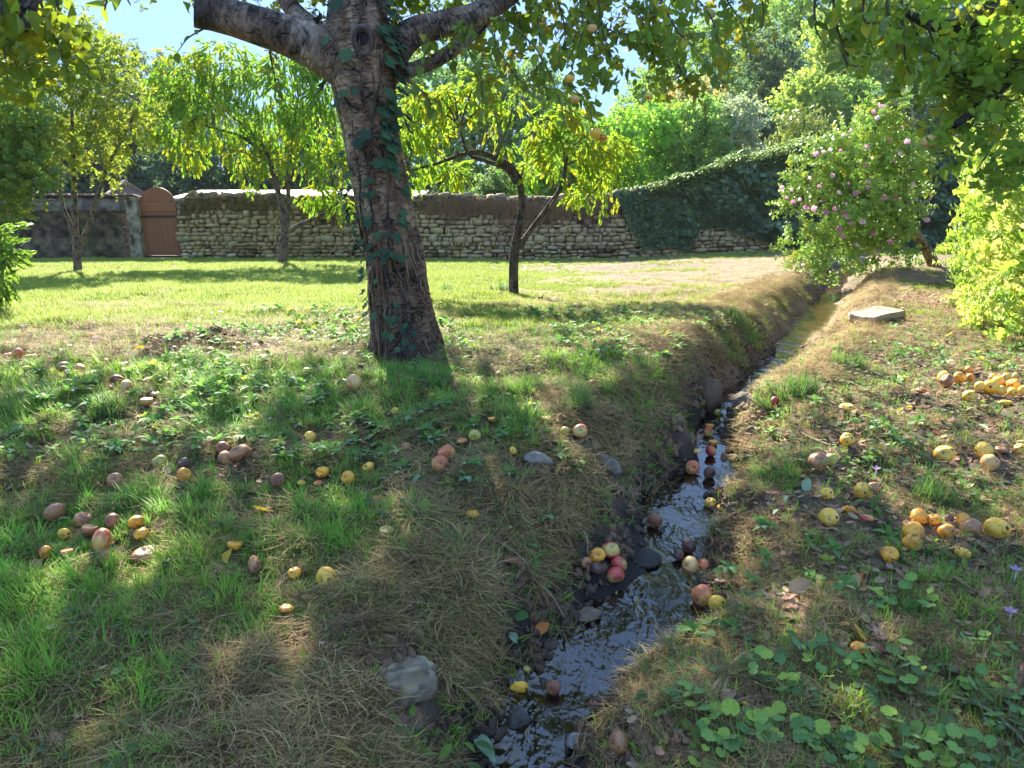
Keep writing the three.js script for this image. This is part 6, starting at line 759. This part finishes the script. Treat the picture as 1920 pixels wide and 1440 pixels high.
// lawn up to the wall
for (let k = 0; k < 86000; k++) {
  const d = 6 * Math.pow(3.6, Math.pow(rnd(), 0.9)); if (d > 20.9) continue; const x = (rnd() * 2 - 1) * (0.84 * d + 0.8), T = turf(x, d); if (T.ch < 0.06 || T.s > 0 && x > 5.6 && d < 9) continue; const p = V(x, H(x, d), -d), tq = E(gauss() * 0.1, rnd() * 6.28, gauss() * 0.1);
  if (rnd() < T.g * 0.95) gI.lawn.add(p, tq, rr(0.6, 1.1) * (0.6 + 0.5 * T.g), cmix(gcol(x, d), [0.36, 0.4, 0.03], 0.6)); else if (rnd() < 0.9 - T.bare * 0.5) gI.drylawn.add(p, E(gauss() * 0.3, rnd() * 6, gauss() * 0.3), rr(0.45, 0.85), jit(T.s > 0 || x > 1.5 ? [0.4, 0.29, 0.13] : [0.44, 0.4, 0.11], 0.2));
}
const stuff = (key, geo, mat, name, label, cat) => { if (gI[key].m.length) tag(gI[key].out(name, geo, mat, scene), label, cat, null, 'stuff'); };
stuff('grass_fine', G.fine[0], MAT.grass, 'grass', 'fine short green grass round the windfalls in the tree shade', 'grass'); stuff('grass_wide', G.fine[1], MAT.grass, 'grass', 'bending green grass blades in the near shade', 'grass'); stuff('tall', G.tall[0], MAT.grass, 'grass', 'taller green grass tufts standing out of the shaded turf', 'grass');
stuff('hay_long', G.hay[0], MAT.straw, 'dry_grass', 'long dry mown grass lying over the stream banks', 'dry grass'); stuff('hay_short', G.hay[1], MAT.straw, 'dry_grass', 'short dry grass litter between the green tufts', 'dry grass'); stuff('sparse', G.sparse[0], MAT.grass, 'grass', 'single green grass blades growing through the dry mown grass', 'grass'); stuff('stubble', G.stub[0], MAT.straw, 'stubble', 'short cut stubble on the bare soil', 'stubble'); stuff('lawn', G.lawn[0], MAT.grass, 'lawn_grass', 'bright sunlit lawn grass between the apple tree and the wall', 'grass'); stuff('drylawn', G.hay[1], MAT.straw, 'dry_grass', 'sun bleached mown grass on the lawn and far stream bank', 'dry grass');
{ // clods of wet earth along the water and crumbs of soil on the banks
  reseed(630); const cg = stoneGeo(41, 0.22), I = new Inst();
  for (let k = 0; k < 9500; k++) { const d = rr(1.5, 7.5), s = stream(d), left = rnd() < 0.6, e = left ? -(s.w * 0.87 + gauss() * 0.1 + rr(-0.06, 0.42)) : s.w * 0.87 + gauss() * 0.08 + rr(-0.04, 0.22), x = s.x + e / 0.87, h = H(x, d), z = Math.pow(rnd(), 2.5) * 0.024 + 0.005; if (Math.abs(e) < s.w * 0.5 && rnd() < 0.7) continue; if (h < s.h - 0.05) continue; const wet = sst(0.12, 0.0, h - s.h); I.add(V(x, h + z * 0.2, -d), E(rnd() * 6, rnd() * 6, rnd() * 6), V(z * rr(1.2, 2.4), z * rr(0.8, 1.4), z * rr(1.2, 2.4)), jit(cmix([0.2, 0.12, 0.06], [0.075, 0.046, 0.027], wet), 0.25)); }
  for (const [mx, md, r] of [...mounds, [...blob(470, 650, 0), ].slice(0, 2).concat(0.25)]) for (let k = 0; k < 160; k++) { const x = mx + gauss() * r, d = md + gauss() * r, z = rnd() * rnd() * 0.03 + 0.008; I.add(V(x, H(x, d) + z * 0.3, -d), E(rnd() * 6, rnd() * 6, rnd() * 6), V(z * 1.6, z, z * 1.6), jit([0.13, 0.085, 0.05], 0.25)); }
  tag(I.out('earth_clods', cg, std({ roughness: 0.75, bumpMap: soilBump, bumpScale: 0.01 }), scene), 'crumbling dark earth clods along the stream edges and on the molehill', 'earth', null, 'stuff'); }
{ // low broad leaved weeds among the grass
  reseed(636); const rg = [1, 2].map((s) => { const b = new B(); for (let k = 0; k < 7; k++) leaf(b, rr(0.035, 0.07), rr(0.018, 0.034), { segs: 3, curl: rr(0.1, 0.6), fold: 0.25, m: M4(V(gauss() * 0.01, rr(0, 0.02), gauss() * 0.01), E(0, k * 2.4 + gauss() * 0.4, rr(0.15, 1.0), 'YZX'), 1), color: jit([1, 1, 1], 0.18) }); return b.out(); }), A = [new Inst(), new Inst()];
  for (let k = 0; k < 7800; k++) { const d = 1.4 * Math.pow(5, rnd()), x = rnd() < 0.85 ? stream(d).x - rr(0.25, 6) : stream(d).x + rr(0.3, 4); if (Math.abs(x) > 0.96 * d + 0.6 || channel(x, d) < 0.15 || room(x, d) < 1) continue; if (noise(x * 1.4, d * 1.4, 77) + 0.3 * noise(x * 5, d * 5, 78) < 0.08) continue; A[k % 2].add(V(x, H(x, d) + rr(0.01, 0.05), -d), E(gauss() * 0.25, rnd() * 6.28, gauss() * 0.25), rr(0.6, 1.25), jit(rnd() < 0.15 ? [0.34, 0.4, 0.05] : [0.15, 0.32, 0.05], 0.2)); }
  A.forEach((I, i) => tag(I.out('low_weeds', rg[i], MAT.leaf, scene), ['low broad leaved green weeds scattered through the shaded turf', 'smaller rosettes of green weed between the windfalls'][i], 'weeds', null, 'stuff')); }
{ // bright tussocks
  reseed(640); [[1470, 742, 110, 26, 'large bright grass tussock on the right side of the stream'], [980, 805, 90, 20, 'sunlit grass tussock on the left bank'], [1390, 618, 60, 16, 'sunlit grass tussock on the far left bank of the stream'], [1215, 700, 60, 14, 'green tussock above the stream bend'], [1080, 770, 60, 14, 'green tussock behind the dimpled red apple'], [1590, 690, 60, 14, 'low sunlit tussock behind the large one'], [1760, 950, 70, 14, 'grey green grass tussock above the shaded apples'], [200, 780, 60, 14, 'sunlit grass tussock in the left shade'], [940, 545, 40, 10, 'small tussock left of the small peach trunk'], [835, 550, 30, 8, 'small tussock right of the apple trunk on the lawn']].forEach(([x, y, w, n, l]) => { const p = hit(x, y), k = zc(p) / F, t = thing('grass_tussock', l, 'tussock', p), I = new Inst(); for (let i = 0; i < n * 2; i++) { const a = rnd() * 6.28, r = Math.sqrt(rnd()) * w * k / 2, X = Math.cos(a) * r, Z = Math.sin(a) * r; I.add(V(X, H(p.x + X, -(p.z + Z)) - p.y, Z), E(gauss() * 0.25, rnd() * 6.28, gauss() * 0.25), rr(0.55, 1.0), jit([0.15, 0.27, 0.035], 0.16)); } I.out('blades', G.tall[0], MAT.grass, t); });
  // leaf litter and small leaves on the right bank
  const I = new Inst(), J = new Inst(); for (let k = 0; k < 36000; k++) { const d = 1.4 * Math.pow(7, rnd()), x = k % 4 ? stream(d).x + rr(0.25, 4.5) : stream(d).x - rr(0.3, 5.5); if (Math.abs(x) > 0.96 * d + 0.6 || channel(x, d) < 0.12) continue; const p = V(x, H(x, d) + rr(0.002, 0.014), -d); I.add(p, E(gauss() * 0.5, rnd() * 6.28, gauss() * 0.5), rr(0.018, 0.05), jit(rnd() < 0.6 ? [0.32, 0.18, 0.11] : rnd() < 0.6 ? [0.48, 0.34, 0.22] : [0.14, 0.08, 0.05], 0.25)); }
  for (let k = 0; k < 11000; k++) { const d = 1.4 * Math.pow(5.4, rnd()), s = rnd() < 0.5, x = s ? stream(d).x + rr(0.25, 3.6) : stream(d).x - rr(0.3, 5); if (Math.abs(x) > 0.96 * d + 0.6 || channel(x, d) < 0.12) continue; if (room(x, d) < 1) continue; const den = noise(x * 1.6, d * 1.6, 55) + (d < 3.4 && s ? 0.25 : 0); if (den < 0.05) continue; J.add(V(x, H(x, d) + rr(0.02, 0.07), -d), E(gauss() * 0.4, rnd() * 6.28, gauss() * 0.4), rr(0.018, 0.04), jit([0.13, 0.23, 0.06], 0.22)); }
  tag(I.out('leaf_litter', leafG[1], MAT.straw, scene), 'crumbled brown leaf litter on the ground, thickest right of the stream', 'leaf litter', null, 'stuff'); tag(J.out('ground_cover', heart, MAT.leaf, scene), 'small green ground cover leaves between grass and litter', 'ground cover', null, 'stuff');
}
scene.traverse((o) => { if (o.isMesh) { o.castShadow = true; o.receiveShadow = true; } });
camera.far = 1500; camera.updateProjectionMatrix();
renderer.render(scene, camera);
